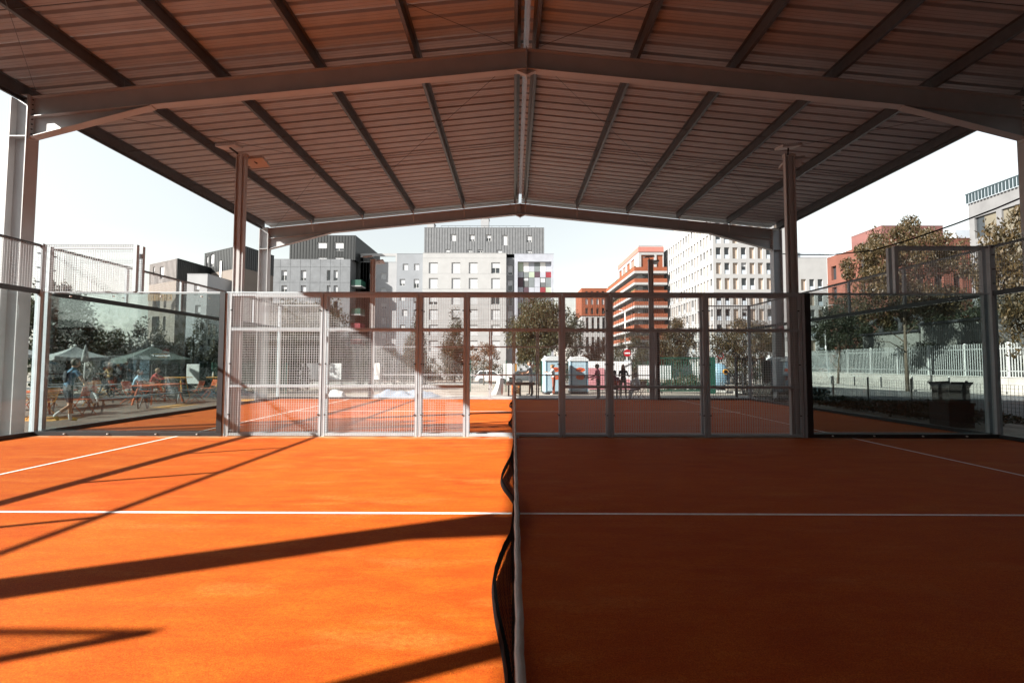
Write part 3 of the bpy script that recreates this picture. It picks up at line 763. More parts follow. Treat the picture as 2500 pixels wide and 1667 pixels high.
h1=skew('house','taupe and charcoal seamed house, lowest of the dark roofed group',(-49.8,63.6),(-43.5,60.),(-43.0,66.5),14.9,12.1,(BEIG,SEAMB),.32,[(1.0,1.2,1.5,2.4),(2.9,.55,4.0,2.2)],[(1.8,1.1,2.1,2.3)])
fx=V((.503,6.54,0)).normalized(); nx_=V((fx.y,-fx.x,0))*.10; A0=V((0,0,0))+nx_; A1=V((.5,6.5,0))*1.012+nx_
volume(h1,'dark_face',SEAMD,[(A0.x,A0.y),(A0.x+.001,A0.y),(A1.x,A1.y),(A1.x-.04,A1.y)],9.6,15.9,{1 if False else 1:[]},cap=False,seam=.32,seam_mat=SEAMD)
# right face of the same house gets a darker seamed overlay; the balcony below has a timber screen
q=MB()
for k in range(16): q.box(-3.2+k*.2+.0, -.5, 10.3, -3.1+k*.2, -.45, 11.5)
b=q.build('balcony_screen',WOOD,h1,local=True); b['kind']='stuff'
h2=skew('house','black seamed house with a tall white window strip',(-44.5,66.9),(-36.3,62.),(-35.2,68.2),17.2,14.2,(BEIG,SEAMD),.40,[(.5,.75,1.0,2.55),(1.6,.9,2.6,2.7)],[])
UL=V((44.5-36.3,62-66.9,0)).normalized()
for x,z,w_,h_ in ((4.55,10.9,.42,5.6),(9.2,9.9,.35,7.2)):
    q=MB(); p=V((-8.2,4.9,0))+UL*x+V((UL.y,-UL.x,0))*.07; q.bar(p+V((0,0,z)),p+V((0,0,z+h_)),w_,.05,up=V((UL.y,-UL.x,0))); q.build('white_strip',WPAINT,h2,local=True)
q=MB(); p=V((-8.2,4.9,0))+UL*6.6+V((UL.y,-UL.x,0))*.04; q.bar(p+V((0,0,10.2)),p+V((0,0,12.0)),.8,.06,up=V((UL.y,-UL.x,0))); q.build('recess_door',PINK,h2,local=True)
d=58.; a=at(457.6,669,d); b=at(507,669,d)
rt=root('house',(a.x,d,GB+.3),'low light concrete annex in front of the black seamed house','house'); H=a.z-GB-.3; W=b.x-a.x
hl=pxh(d,a.x,GB+.3,[(473,693,487,720),(476,745,490,770)])
volume(rt,'wall',PALE,rect(W,6),0,H,{0:hl}); fill(rt,(0,0,0),hl,['half','most'])
# large beige block behind the terrace, seen through the glass
rt=root('apartment_block',(-47,72,GB),'long pale block seen through the left glass behind the hedge','apartment block')
hl=[(x,z,x+1.2,z+1.5) for z in (1.6,4.5,7.4,10.0) for x in (1.5,4.6,7.7,10.8,13.9)]
volume(rt,'wall',BEIG,rect(16.5,10),0,11.9,{0:[h for h in hl if h[3]<11.8]}); fill(rt,(0,0,0),[h for h in hl if h[3]<11.8],['most','shut','half','plain'])
# --- far orange topped office, orange and white terrace block
d=150.; a=at(1421,704,d); b=at(1486,704,d); W=b.x-a.x; H=a.z-GB
rt=root('office_block',(a.x,d,GB),'distant office with orange upper half and black slotted white base','office block')
zs=at(1421,771,d).z-GB
hw=[(1.0+1.75*i,z,1.8+1.75*i,z+1.9) for i in range(5) for z in (zs+.6,zs+3.6,zs+6.0) if z+1.9<H]
hb=[(1.2+1.75*i,zs-5.5-k*6.2,2.1+1.75*i,zs-.5-k*6.2) for i in range(5) for k in range(2) if zs-5.5-k*6.2>0]
volume(rt,'white_base',WHT,rect(W,14),0,zs,{0:hb},rev=.3)
volume(rt,'orange_storey',OCHRE,rect(W+.4,14,-.2,-.2),zs,H,{0:[(h[0]+.2,h[1]-zs,h[2]+.2,h[3]-zs) for h in hw]},rev=.3)
fill(rt,(0,-.2,0),hw,['dark_plain','shut','dark_plain'],rev=.3); fill(rt,(0,0,0),hb,['dark_plain'],rev=.3)
d=112.; pc=at(1559,600,d); X=pc.x; zt=pc.z; d2=X*FPX/(1503-1246); d3=X*FPX/(1484-1246)
rt=root('terrace_block',(X,d,GB),'orange and white apartment block with long planted balconies on every floor','apartment block')
D2=d2-d; D3=d3-d; Wd=6.0; H=zt-GB
zf=[at(1559,600+v/6.03,d).z-GB for v in (388,555,725,888,1060,1225,1390)]
foot=lambda x,y,Dd:[(x,y),(Wd+.2,y),(Wd+.2,Dd),(x,Dd)]
top0=zf[0]
hl=[(1.0+4.5*i,.9,4.2+4.5*i,4.2) for i in range(int(D2/4.5))]
vo=volume(rt,'top_storey',WHT2,[(0,0),(Wd,0),(Wd,D2),(0,D2)],top0,H,{0:[(.6,.9,3.7,4.2),(4.3,.9,5.8,4.2)],3:hl},rev=.25)
for i,(a_,b_,c_,e_) in enumerate(hl):
    q=MB(); y1=D2-a_; y0=D2-c_; q.box(.2,y0,top0+b_,.26,y1,top0+e_); q.build('panel',PINK if i%2 else OCHRE,rt,local=True)
for a_,c_ in ((.6,3.7),(4.3,5.8)):
    q=MB(); q.box(a_,.2,top0+.9,c_,.26,top0+4.2); q.build('panel',OCHRE,rt,local=True)
q=MB(); q.box(-.12,-.12,H-1.5,Wd,.0,H-.3); q.box(-.12,.001,H-1.5,-.001,D2,H-.3); q.build('parapet_band',PINK,rt,local=True)
for k,z in enumerate(zf):
    q=MB(); q.box(-1.5,-1.5,z-.55,Wd+.3,-.0,z); q.box(-1.5,.001,z-.55,.0,D3,z); s_=q.build('balcony_slab',WHT2,rt,local=True)
    q=MB(); q.box(-1.46,-1.46,z+.01,Wd+.3,-1.4,z+.95); q.box(-1.46,-1.399,z+.01,-1.4,D3,z+.95); q.build('balustrade',OCHRE,s_,local=True)
    q=MB()
    for j in range(int(D3/1.4)):
        yy=-1+j*1.4+random.uniform(-.3,.3); q.ell((-1.25,yy,z+1.05),(.25,.55,.22+random.random()*.2),6,4)
    if k in (0,2): q.build('planter_shrub',leafmat('balcony_leaf',(.07,.075,.03),(.16,.12,.06)),s_,local=True)
    zn=zf[k+1] if k+1<len(zf) else 0
    hs=[(1.2+4.2*i,.1,2.9+4.2*i,2.1) for i in range(int(D3/4.2))]; hh=z-.56-zn
    volume(rt,'floor_wall',WHT2,[(0,0),(Wd,0),(Wd,D3),(0,D3)],zn,z-.551,{0:[(.9,.1,2.2,2.1)],3:hs},rev=.25,cap=False)
    for i,h in enumerate(hs): window(rt,(0,D3,zn),(0,-1,0),h[0],h[1],h[2]-h[0],h[3]-h[1],['dark_plain','shut','orange_half'][(i+k)%3],.25)
    window(rt,(0,0,zn),(1,0,0),.9,.1,1.3,2.0,'dark_plain',.25)
    q=MB(); q.box(2.7,-.06,zn+.1,Wd,-.01,z-.7); q.build('panel',OCHRE,rt,local=True)
# --- white gridded tower
d=87.; pc=at(1740,600,d); X=pc.x; D2=X*FPX/(1610-1246)-d; H=33.5; Wt=at(1925,600,d).x-X
rt=root('tower_block',(X,d,GB),'tall white gridded tower with pale panels and slim balcony windows','tower block')
bay=1.56; fl=2.88; zb=2.2; nf=int((H-zb-.8)/fl)
PM={}
def slot(O,U,x,z,w_,h_,kind,rev):
    if kind=='panel':
        k=(round(w_,2),round(h_,2))
        if k not in PM: q=MB(); q.box(0,0,0,w_,.06,h_); PM[k]=q.mesh('panel',PEACH)
        U=V(U).normalized(); N=V((U.y,-U.x,0)); o=link('panel',PM[k],rt); o.location=V(O)+U*x+V((0,0,z))-N*(rev-.03); o.rotation_euler.z=math.atan2(U.y,U.x)
    else: window(rt,O,U,x,z,w_,h_,kind,rev)
pat=['dark_rail_solid','dark_rail_solid','panel','dark_rail_solid_third','panel','panel','dark_rail_solid','panel','panel']
def gridface(O,U,Wf,zt,seed,rev=.3):
    rnd=random.Random(seed); n=int(Wf/bay); hs=[]; ks=[]
    for j in range(int((zt-zb)/fl)):
        for i in range(n):
            x=.55+i*bay
            if x+.95>Wf-.2: continue
            hs.append((x,zb+j*fl,x+.95,zb+j*fl+2.1)); ks.append(pat[(i+(j*3 if i>1 else 0))%9 if i>1 else i] if rnd.random()<.8 else 'panel')
    return hs,ks
hF,kF=gridface((0,0,0),(1,0,0),Wt,H-.9,1); hL,kL=gridface((0,D2,0),(0,-1,0),D2,H-.9,2)
volume(rt,'wall',WHT2,[(0,0),(Wt,0),(Wt,D2),(0,D2)],0,H,{0:hF,3:hL},rev=.3)
for h,k in zip(hF,kF): slot((0,0,0),(1,0,0),h[0],h[1],.95,2.1,k,.3)
for h,k in zip(hL,kL):
    slot((0,D2,0),(0,-1,0),h[0],h[1],.95,2.1,k if k=='panel' else 'dark_rail_solid',.3)
q=MB(); q.box(2,2,H+.06,Wt-2,2.1,H+1.0); q.build('roof_rail',FROST,rt,local=True)
# lower white wing
a=at(1926,629,d+1); b=at(2018,629,d+1); Ww=b.x-a.x; Hw=a.z-GB
rt=root('apartment_block',(a.x,d+1,GB),'lower white wing beside the tower with pale panels','apartment block')
hF=[(.6+i*bay,zb+j*fl,1.55+i*bay,zb+j*fl+2.1) for j in range(int((Hw-zb-.5)/fl)) for i in range(int((Ww-.4)/bay))]
volume(rt,'wall',WHT2,rect(Ww,12),0,Hw,{0:hF},rev=.3)
for i,h in enumerate(hF): slot((0,0,0),(1,0,0),h[0],h[1],.95,2.1,['panel','dark_rail_solid','dark_rail_solid'][i%3],.3)
q=MB(); q.box(.3,.3,Hw+.06,Ww-.3,.35,Hw+1.0); q.build('roof_rail',FROST,rt,local=True)
# --- red brick coloured block on the right
d=55.; pc=at(2165,582,d); X=pc.x; D2=X*FPX/(2016-1246)-d; W=at(2447,582,d).x-X; H=pc.z-GB; H2=at(2181,542.7,d).z-GB
rt=root('apartment_block',(X,d,GB),'brick red block with a rose coloured set back roof storey','apartment block')
hl=[(1.2+2.15*i,z,2.2+2.15*i,z+1.9) for z in (2.4,5.4,8.4,11.4,14.3) for i in range(int((W-1.5)/2.15)) if z+1.9<H-.5]
hs=[(.8+2.6*i,z,1.8+2.6*i,z+1.9) for z in (2.4,5.4,8.4,11.4,14.3) for i in range(int((D2-1)/2.6)) if z+1.9<H-.5]
volume(rt,'wall',BRICKR,[(0,0),(W,0),(W,D2),(0,D2)],0,H,{0:hl,3:hs},rev=.35)
fill(rt,(0,0,0),hl,['dark_plain'],rev=.35); fill(rt,(0,D2,0),hs,['dark_plain'],(0,-1,0),.35)
q=MB()
for z in (1.9,4.9,7.9,10.9,13.8): q.box(-.06,-.06,z-.1,W+.06,-.001,z+.1); q.box(-.06,.0,z-.1,-.001,D2,z+.1)
q.build('string_course',BRICKR,rt,local=True)
xr=at(2302,560,d+1.5).x-X
volume(rt,'roof_storey',BRICKP,[(.6,1.5),(xr,1.5),(xr,D2-4),(.6,D2-4)],H,H2,{})
q=MB(); q.box(xr+.3,.2,H+.06,W-.2,.25,H+1.1); q.box(.2,D2-3.5,H+.06,.25,D2-.2,H+1.1); q.build('roof_rail',FROST,rt,local=True)
# --- grey stone block at the right edge
d1=34.; X=50.; d2=X*FPX/(2368-1246); z=at(2368,499.5,d2).z; H=z-GB
rt=root('apartment_block',(X,d1,GB),'grey stone block with olive panels and a teal roof railing at the right edge','apartment block')
D=d2-d1; hs=[]; ks=[]
for j in range(6):
    zz_=H-4.0-j*3.05
    for i in range(6):
        x=.6+i*2.85; hs.append((x,zz_,x+2.3,zz_+2.3)); ks.append((i+j)%3)
volume(rt,'wall',STONE,[(0,0),(12,0),(12,D),(0,D)],0,H,{3:[h for h in hs if h[1]>.2 and h[2]<D]},rev=.25)
for h,k in zip(hs,ks):
    if h[1]<=.2 or h[2]>=D: continue
    x0=h[0]+(.9 if k==0 else 0)
    q=MB(); q.box(.2,D-h[2],h[1],.25,D-x0,h[3]); q.build('panel',OLIVE,rt,local=True)
    if k==0: window(rt,(0,D,0),(0,-1,0),h[0],h[1],.9,2.3,'dark_plain_solid',.25)
q=MB(); n=int(D/.35)
for i in range(n): q.box(-.3,.1+i*.35,H+.05,-.22,.3+i*.35,H+1.0)
q.box(-.32,0,H+1.001,-.2,D,H+1.1); q.build('roof_railing',TEALM,rt,local=True)
q=MB(); q.box(-1.2,0,H-7.6,0,D,H-7.3); q.build('terrace_ledge',STONE,rt,local=True)
# --- corrugated sheds behind the white fence
SHED=mk('corrugated_wall',(.22,.22,.205),.6,.12,2)
def shed(X,y0,y1,z,label,vents):
    rt=root('shed',(X,y0,-.6),label,'shed'); q=MB(); n=int((y1-y0)/.16)
    q.box(.08,0,0,7,y1-y0,z); q.build('wall',SHED,rt,local=True)
    q=MB()
    for i in range(n): q.add([(.08,i*.16,0),(.0,i*.16+.04,0),(.0,i*.16+.09,0),(.08,i*.16+.13,0),(.08,i*.16,z),(.0,i*.16+.04,z),(.0,i*.16+.09,z),(.08,i*.16+.13,z)],[(0,1,5,4),(1,2,6,5),(2,3,7,6)])
    o=q.build('corrugation',SHED,rt,local=True); o['kind']='stuff'
    q=MB(); q.box(-.15,-.1,z+.001,7.1,y1-y0+.1,z+.18); q.build('roof',DARK,rt,local=True)
    for i in range(vents):
        y=1+i*2.2; q=MB(); q.path([(1.2,y,z+.1),(1.2,y,z+.9),(1.1,y,z+1.2),(.75,y,z+1.4),(.3,y,z+1.3),(.15,y,z+1.05)],.2,10); q.build('vent_pipe',GALV,rt,True,True)
    return rt
shed(34.0,33.2,39.4,5.4,'taller corrugated shed with a sunlit ribbed wall behind the white fence',0)
shed(34.0,39.6,46.0,4.9,'lower corrugated shed with bent vent pipes behind the white fence',3)
# blocks on the sunny side behind the viewer, which the glass reflects
rt=root('apartment_block',(-40,-42,GB),'pale block across the street behind the viewer','apartment block')
hl=[(2+3.4*i,2+3*j,3.6+3.4*i,3.6+3*j) for i in range(8) for j in range(4)]
mbk=volume(rt,'wall',WHT,rect(30,12),0,14.5,{2:hl}); fill(rt,(30,12,0),hl,['half','plain'],(-1,0,0))

# dark volume added out of view behind the canopy to cut ambient light
rt=root('rear_blocker',(2.0,-10.7,-.1),'unseen dark clad block added behind the viewer to cut light under the canopy','rear_blocker')
hl=[(2.2+4.3*i,1.0,4.4+4.3*i,2.9) for i in range(6)]
volume(rt,'wall',SEAMD,[(11.4,0),(-16.5,0),(-16.5,-9),(11.4,-9)],0,9.6,{0:hl},seam=.45)
side_block=root('side_blocker',(12.3,-13,-.1),'unseen dark clad block added along the right side to cut sky light','light blocker')  # dark block added out of frame to keep the right side dim
hh=[(3+4*i,5.5,5.8+4*i,6.6) for i in range(4)]
volume(side_block,'wall',SEAMD,[(0,0),(16,0),(16,21.3),(0,21.3)],0,8.8,{3:hh},seam=.45); fill(side_block,(0,21.3,0),hh,'dark_plain',(0,-1,0))
fill(rt,(11.4,0,0),hl,'dark_plain',(-1,0,0))

# ------------------------------------------------------------------ trees, shrubs, hedges
LEAF_OLIVE = leafmat('leaf_olive', (.028,.032,.013), (.10,.083,.038))
LEAF_GOLD = leafmat('leaf_gold', (.036,.03,.014), (.10,.066,.028))
LEAF_DARK = leafmat('leaf_dark', (.012,.018,.011), (.05,.052,.028))
LEAF_HEDGE = leafmat('leaf_hedge', (.016,.019,.011), (.075,.066,.036))
LEAF_RUST = leafmat('leaf_rust', (.07,.05,.03), (.22,.10,.05))
LEAF_BROWN = leafmat('leaf_brown', (.030,.031,.017), (.095,.08,.044))
def leaves(n, c, r, size, clumps, droop=.5, seed=1, shape='round', hole=.0, clump_r=.28):
    """n leaf faces gathered in clumps spread through an ellipsoid or cone"""
    rg = np.random.RandomState(seed); c=np.array(c,float); r=np.array(r,float)
    cc=[]
    while len(cc)<clumps:
        p=rg.uniform(-1,1,3); q=np.linalg.norm(p)
        if q>1 or q<hole: continue
        if shape=='cone':
            t=(p[2]+1)/2
            if math.hypot(p[0],p[1])>(1-t)*.95+.12: continue
        if shape=='round' and rg.rand()<.35*(1-q): continue
        cc.append(p)
    cc=np.array(cc); k=rg.randint(0,clumps,n); cr=clump_r*(.6+.8*rg.rand(clumps))
    g=rg.normal(size=(n,3)); g/=np.linalg.norm(g,axis=1)[:,None]; g*=(rg.rand(n)**.45)[:,None]
    p=c+(cc[k]+g*cr[k][:,None])*r
    d=rg.normal(size=(n,3)); d[:,2]-=droop*1.6; d/=np.linalg.norm(d,axis=1)[:,None]
    s=rg.normal(size=(n,3)); s-=d*(s*d).sum(1)[:,None]; s/=np.linalg.norm(s,axis=1)[:,None]
    L=size*(.6+.8*rg.rand(n))[:,None]; Wd=L*(.30+.2*rg.rand(n))[:,None]
    nn=np.cross(d,s)
    vs=np.stack([p-d*L*.5,p+s*Wd*.5+nn*L*.08,p+d*L*.5,p-s*Wd*.5+nn*L*.08],1).reshape(-1,3)
    return vs
def leafmesh(name, vs, m, off=(0,0,0)):
    me=bpy.data.meshes.new(name); n=len(vs)//4; vs=vs-np.array(off)
    me.vertices.add(len(vs)); me.vertices.foreach_set('co',vs.astype(np.float32).ravel())
    me.loops.add(4*n); me.loops.foreach_set('vertex_index',np.arange(4*n,dtype=np.int32))
    me.polygons.add(n); me.polygons.foreach_set('loop_start',np.arange(0,4*n,4,dtype=np.int32))
    try: me.polygons.foreach_set('loop_total',np.full(n,4,dtype=np.int32))
    except Exception: pass
    me.materials.append(m); me.update(calc_edges=True); me.validate(); return me
def tree(name, x, y, label, zc, r, n, leaf, size=.16, clumps=60, droop=.5, seed=1, shape='round', tr=.12, group=None, clump_r=.28, hole=.25, cat='tree'):
    z=gz(y); rt=root(name,(x,y,z),label,cat,group); rg=random.Random(seed)
    q=MB(); H=zc-z; top=V((x,y,zc+r[2]*.3)); b=V((x,y,z-.1))
    pts=[b.lerp(top,t)+V((rg.uniform(-1,1),rg.uniform(-1,1),0))*.06*H*t*(1-t)*2 for t in (0,.25,.5,.75,1)]
    q.path(pts,[tr,tr*.8,tr*.62,tr*.42,tr*.15],8)
    nb=9 if shape=='round' else 14
    for i in range(nb):
        t=.3+.6*i/nb if shape=='round' else .15+.75*i/nb
        s=b.lerp(top,t); a=rg.uniform(0,6.28); e=V((x+math.cos(a)*r[0]*.75*(1-.4*t),y+math.sin(a)*r[1]*.75*(1-.4*t),s.z+r[2]*rg.uniform(.1,.7)*(1 if shape=='round' else .2)))
        m_=s.lerp(e,.5)+V((0,0,.08*r[2])); q.path([s,m_,e],[tr*.36,tr*.22,tr*.06],5)
    q.build('trunk',BARK,rt,True)
    vs=leaves(n,(x,y,zc),r,size,clumps,droop,seed,shape,hole,clump_r)
    vs[:,2]=np.maximum(vs[:,2],z+.05)
    link('crown',leafmesh('crown',vs,leaf,(x,y,z)),rt)
    return rt
def tree_px(name,u0,u1,v0,v1,d,label,n,leaf,**k):
    """crown that fills photo rectangle (u0,v0)-(u1,v1) when standing at depth d"""
    a=at(u0,v1,d); b=at(u1,v0,d); rx=(b.x-a.x)/2; rz=(b.z-a.z)/2
    return tree(name,(a.x+b.x)/2,d,label,(a.z+b.z)/2,(rx,min(rx,3.2),rz),n,leaf,**k)
tree_px('broadleaf_tree',655,852,735,925,33,'wide dark olive tree behind the left mesh panels',18000,LEAF_BROWN,size=.2,clumps=110,seed=3,hole=.3)
tree_px('conifer_tree',975,1050,770,915,58,'left one of two brown green conifers before the white block',13000,LEAF_BROWN,size=.2,clumps=80,seed=4,shape='cone',droop=.3)
tree_px('conifer_tree',1068,1150,757,915,58,'right one of two brown green conifers before the white block',13000,LEAF_BROWN,size=.2,clumps=80,seed=5,shape='cone',droop=.3)
tree_px('broadleaf_tree',1135,1228,838,905,47,'low rusty leaved tree beside the white hatchback',3500,LEAF_RUST,size=.16,clumps=36,seed=6,tr=.07)
tree_px('broadleaf_tree',1236,1398,732,893,44,'large full olive tree behind the portable toilets',24000,LEAF_OLIVE,size=.23,clumps=120,seed=7,droop=1.1,tr=.16,hole=.4)
tree_px('broadleaf_tree',1376,1430,756,900,56,'dark tree half hidden behind the large olive tree',5000,LEAF_DARK,size=.2,clumps=45,seed=8)
tree_px('broadleaf_tree',1424,1492,828,915,46,'brown leaved tree behind the right hand toilet',4500,LEAF_RUST,size=.16,clumps=42,seed=9,tr=.07)
tree_px('broadleaf_tree',1500,1590,815,900,42,'thin grey stemmed tree behind the white banner',4200,LEAF_BROWN,size=.14,clumps=40,seed=10,tr=.05)
tree_px('broadleaf_tree',1480,1560,850,915,50,'small dark tree beneath the orange terrace block',3000,LEAF_DARK,size=.16,clumps=30,seed=21,tr=.05)
tree_px('broadleaf_tree',1606,1708,780,892,38,'pale gold tree above the green sliding gate',6500,LEAF_GOLD,size=.17,clumps=60,seed=11,droop=.8,tr=.06)
tree_px('broadleaf_tree',1738,1896,782,885,37,'wide gold leaved tree above the black gate',9500,LEAF_GOLD,size=.17,clumps=80,seed=12,droop=.8,tr=.09)
tree_px('broadleaf_tree',2075,2335,548,790,33,'tall golden tree in front of the brick red block',26000,LEAF_GOLD,size=.2,clumps=85,seed=13,droop=1.2,tr=.13,hole=.3,clump_r=.20)
tree_px('broadleaf_tree',2440,2640,490,860,25,'golden branches of the tree at the right edge',12000,LEAF_GOLD,size=.24,clumps=80,seed=14,droop=1.2,tr=.18,clump_r=.22)
tree_px('broadleaf_tree',1990,2090,745,850,44,'dark street tree beside the white lamp post',6000,LEAF_DARK,size=.2,clumps=50,seed=15,tr=.08)
tree_px('conifer_tree',70,215,690,960,25,'big dark conifer behind the white parasols',14000,LEAF_DARK,size=.2,clumps=110,seed=16,droop=.5,tr=.2,clump_r=.22,hole=.0)
def hedge(x0,x1,y,z1,label,n,leaf,seed,dep=1.2,size=.14,name='hedge'):
    rt=root(name,((x0+x1)/2,y,gz(y)),label,'hedge'); rg=np.random.RandomState(seed); L=x1-x0
    z0=gz(y); vs=[]
    m=max(3,int(L/1.1))
    for i in range(m):
        cx=x0+L*(i+.5)/m; h=(z1-z0)*rg.uniform(.78,1.05)
        vs.append(leaves(n//m,(cx,y+rg.uniform(-.2,.2),z0+h/2),(L/m*.75,dep*.6,h/2),size,22,.4,seed*50+i,'round',.2,.34))
    vs=np.concatenate(vs); vs[:,2]=np.maximum(vs[:,2],z0+.03)
    link('foliage',leafmesh('foliage',vs,leaf,((x0+x1)/2,y,z0)),rt)
    q=MB()
    for i in range(m):
        cx=x0+L*(i+.5)/m; q.path([(cx,y,z0-.05),(cx+.05,y,z0+(z1-z0)*.4),(cx-.05,y+.1,z0+(z1-z0)*.8)],[.05,.04,.015],6)
    o=q.build('stem',BARK,rt,True); o['kind']='stuff'
    return rt
hedge(-25.5,-13.2,27.8,3.9,'tall dark hedge behind the café terrace',44000,LEAF_HEDGE,31,2.0,.17)
hedge(-24.5,-13.0,29.6,3.3,'olive shrubs rising behind the tall dark hedge',14000,LEAF_BROWN,41,1.6,.18)
hedge(-27,-16.5,-6,4.4,'unseen hedge added behind the viewer for dark reflections in the glass',9000,LEAF_DARK,42,2.0,.3)  # hedge added out of view to darken what the left glass mirrors
for i,(x,y,h,lb) in enumerate(((42,34,7.6,'first dark tree behind the corrugated sheds'),(43,41,8.0,'second dark tree behind the corrugated sheds'),(43,49,8.6,'third dark tree behind the corrugated sheds'),(41,57,8.8,'fourth dark tree behind the corrugated sheds'))):
    tree('broadleaf_tree',x,y,lb,h*.55,(3.4,4.2,h*.5),8000,LEAF_DARK,size=.36,clumps=70,seed=70+i,tr=.2)
for i,y in enumerate((26,32,38,44,50)):
    tree('shrub',32.4,y,'%s of the dark shrubs between the white fence and the sheds'%('first','second','third','fourth','fifth')[i],1.6,(1.0,3.0,1.5),4500,LEAF_DARK,size=.2,clumps=36,seed=80+i,tr=.06,cat='shrub')
hedge(-12.8,-6.5,38,3.2,'dark shrubs behind the white banners',9000,LEAF_DARK,32,2)
hedge(-15,-1.5,62,1.6,'low shrubs along the far side of the street',9000,LEAF_OLIVE,33,2,.18)
hedge(2.5,9.5,62,2.4,'dense dark shrubs behind the parked grey car',9000,LEAF_DARK,34,2,.18)
hedge(9,17,60.8,2.9,'brown shrubs below the orange terrace block',9000,LEAF_BROWN,35,2,.18)
hedge(9.2,14.2,34,.9,'ochre bush behind the green gate',6500,LEAF_GOLD,36,1.6,.12)
hedge(16.6,19.2,36.6,2.4,'olive bush under the gold tree',4500,LEAF_OLIVE,37,1.5,.13)
hedge(11.2,12.9,14.5,.45,'dark planting bed beside the right glass corner',6000,LEAF_DARK,38,5.5,.11)
hedge(11.0,12.9,20.5,.62,'dark planting bed further along the right side',5000,LEAF_DARK,39,3.5,.11)
hedge(32.4,38,29.0,3.4,'olive shrubs behind the white fence near the right edge',7000,LEAF_OLIVE,40,2,.2)
for i in range(4):  # tree row added out of view to block low sky light
    tree('broadleaf_tree',-28.0-(i%2)*1.5,-6.0+i*3.3,'%s unseen tree of the row added on the sunny side to cut sky light'%('first','second','third','fourth','fifth','sixth','seventh')[i],5.7,(2.5,2.6,4.9),9000,LEAF_DARK,size=.4,clumps=70,seed=90+i,tr=.18)
# trees added out of view to give shade and fill reflections in the glass
for i,(x,y,h,lb) in enumerate(((-20,-18,7.5,'first unseen tree added behind the viewer by the terrace'),(27,10,9.5,'unseen tree added beside the road, south of the golden tree'))):
    tree('broadleaf_tree',x,y,lb,h*.62,(3.4,3.4,h*.42),7000,LEAF_DARK,size=.34,clumps=60,seed=50+i,tr=.2)

# ------------------------------------------------------------------ street side on the right
rt=root('retaining_wall',(30.5,20,-.4),'long pale retaining wall below the white fence','wall')
for i in range(16):
    y=14+i*2.5; q=MB(); q.box(30.3,y+.012,-1.2,30.6,y+2.488,.72+.0*i); q.build('wall_panel',CONC,rt)
q=MB(); q.box(30.26,14,.721,30.64,54,.78); q.build('coping',KERB,rt)
FPAINT=mk('weathered_white_paint',(.36,.37,.37),.6,.12,4)
rt=root('palisade_fence',(30.45,20,.78),'white steel palisade fence on the retaining wall','fence')
pm=MB().box(-.008,-.03,0,.008,.03,2.1).mesh('pale',FPAINT)
for i in range(230): link('pale',pm,rt,(0,-5+i*.165,.002))
for z in (.35,1.75):
    q=MB(); q.box(.021,-5,z-.03,.06,33,z+.03); q.build('rail',FPAINT,rt,local=True)
for i in range(14):
    q=MB(); q.box(.021,-4.9+i*2.8-.05,0,.1,-4.9+i*2.8+.05,2.15); q.build('post',WPAINT,rt,local=True)
bol=None
for i in range(13):
    y=14+i*2.9; rt2=root('bollard',(28.9,y,gz(y)),'dark bollard below the retaining wall, %s from the near end of the row'%('first','second','third','fourth','fifth','sixth','seventh','eighth','ninth','tenth','eleventh','twelfth','thirteenth')[i],'bollard','bollards along the pavement')
    q=MB(); q.tube((0,0,0),(0,0,1.0),.05,n=8); q.build('shaft',DARK,rt2,local=True); q=MB(); q.tube((0,0,1.001),(0,0,1.06),.06,.03,n=8); q.build('cap',WPAINT,rt2,local=True)
def lamp(u,v0,v1,d,label,m=WPAINT,arm=1.1,side=1):
    a=at(u,v0,d); z=gz(d); rt=root('street_lamp',(a.x,d,z),label,'street lamp'); h=a.z-z
    q=MB(); q.tube((0,0,0),(0,0,h*.5),.09,.075); q.tube((0,0,h*.5),(0,0,h),.06,.045); q.tube((0,0,0),(0,0,.25),.14,.12); q.build('pole',m,rt,True,True)
    q=MB(); q.path([(0,0,h-.05),(side*arm*.5,0,h+.12),(side*arm,0,h+.16)],.035,6); q.build('arm',m,rt,True,True)
    q=MB(); q.bar((side*arm-.1,0,h+.15),(side*(arm+.5),0,h+.19),.22,.09); q.build('lamp_head',GALV,rt,local=True)
lamp(2013,748,940,50,'white street lamp beside the dark street tree')
lamp(1526,760,890,46,'thin white lamp post before the orange terrace block',arm=.6,side=-1)
# no-entry sign
a=at(1531,862,40.0); rt=root('road_sign',(a.x,40,gz(40)),'round red no-entry sign on a white post','road sign'); z=a.z-gz(40)
q=MB(); q.tube((0,0,0),(0,0,z+.6),.04); q.build('pole',WPAINT,rt,local=True)
q=MB(); q.tube((0,-.075,z),(0,-.05,z),.31,n=24); q.build('disc',mk('sign_red',(.42,.01,.02),.4,0),rt,local=True)
q=MB(); q.box(-.22,-.082,z-.055,.22,-.0755,z+.055); q.build('white_bar',WPAINT,rt,local=True)
q=MB(); q.box(-.25,-.07,z-1.0,.25,-.05,z-.6); q.build('plate',FROST,rt,local=True)
a=at(1758,868,44.0); rt=root('road_sign',(a.x,44,gz(44)),'small red bordered sign seen under the gold trees','road sign'); z=a.z-gz(44)
q=MB(); q.tube((0,0,0),(0,0,z+.5),.04); q.build('pole',WPAINT,rt,local=True)
q=MB(); q.tube((0,-.075,z),(0,-.05,z),.33,n=20); q.build('disc',MATS['sign_red'],rt,local=True)
q=MB(); q.tube((0,-.08,z),(0,-.0755,z),.22,n=20); q.build('face',BLUEG,rt,local=True)
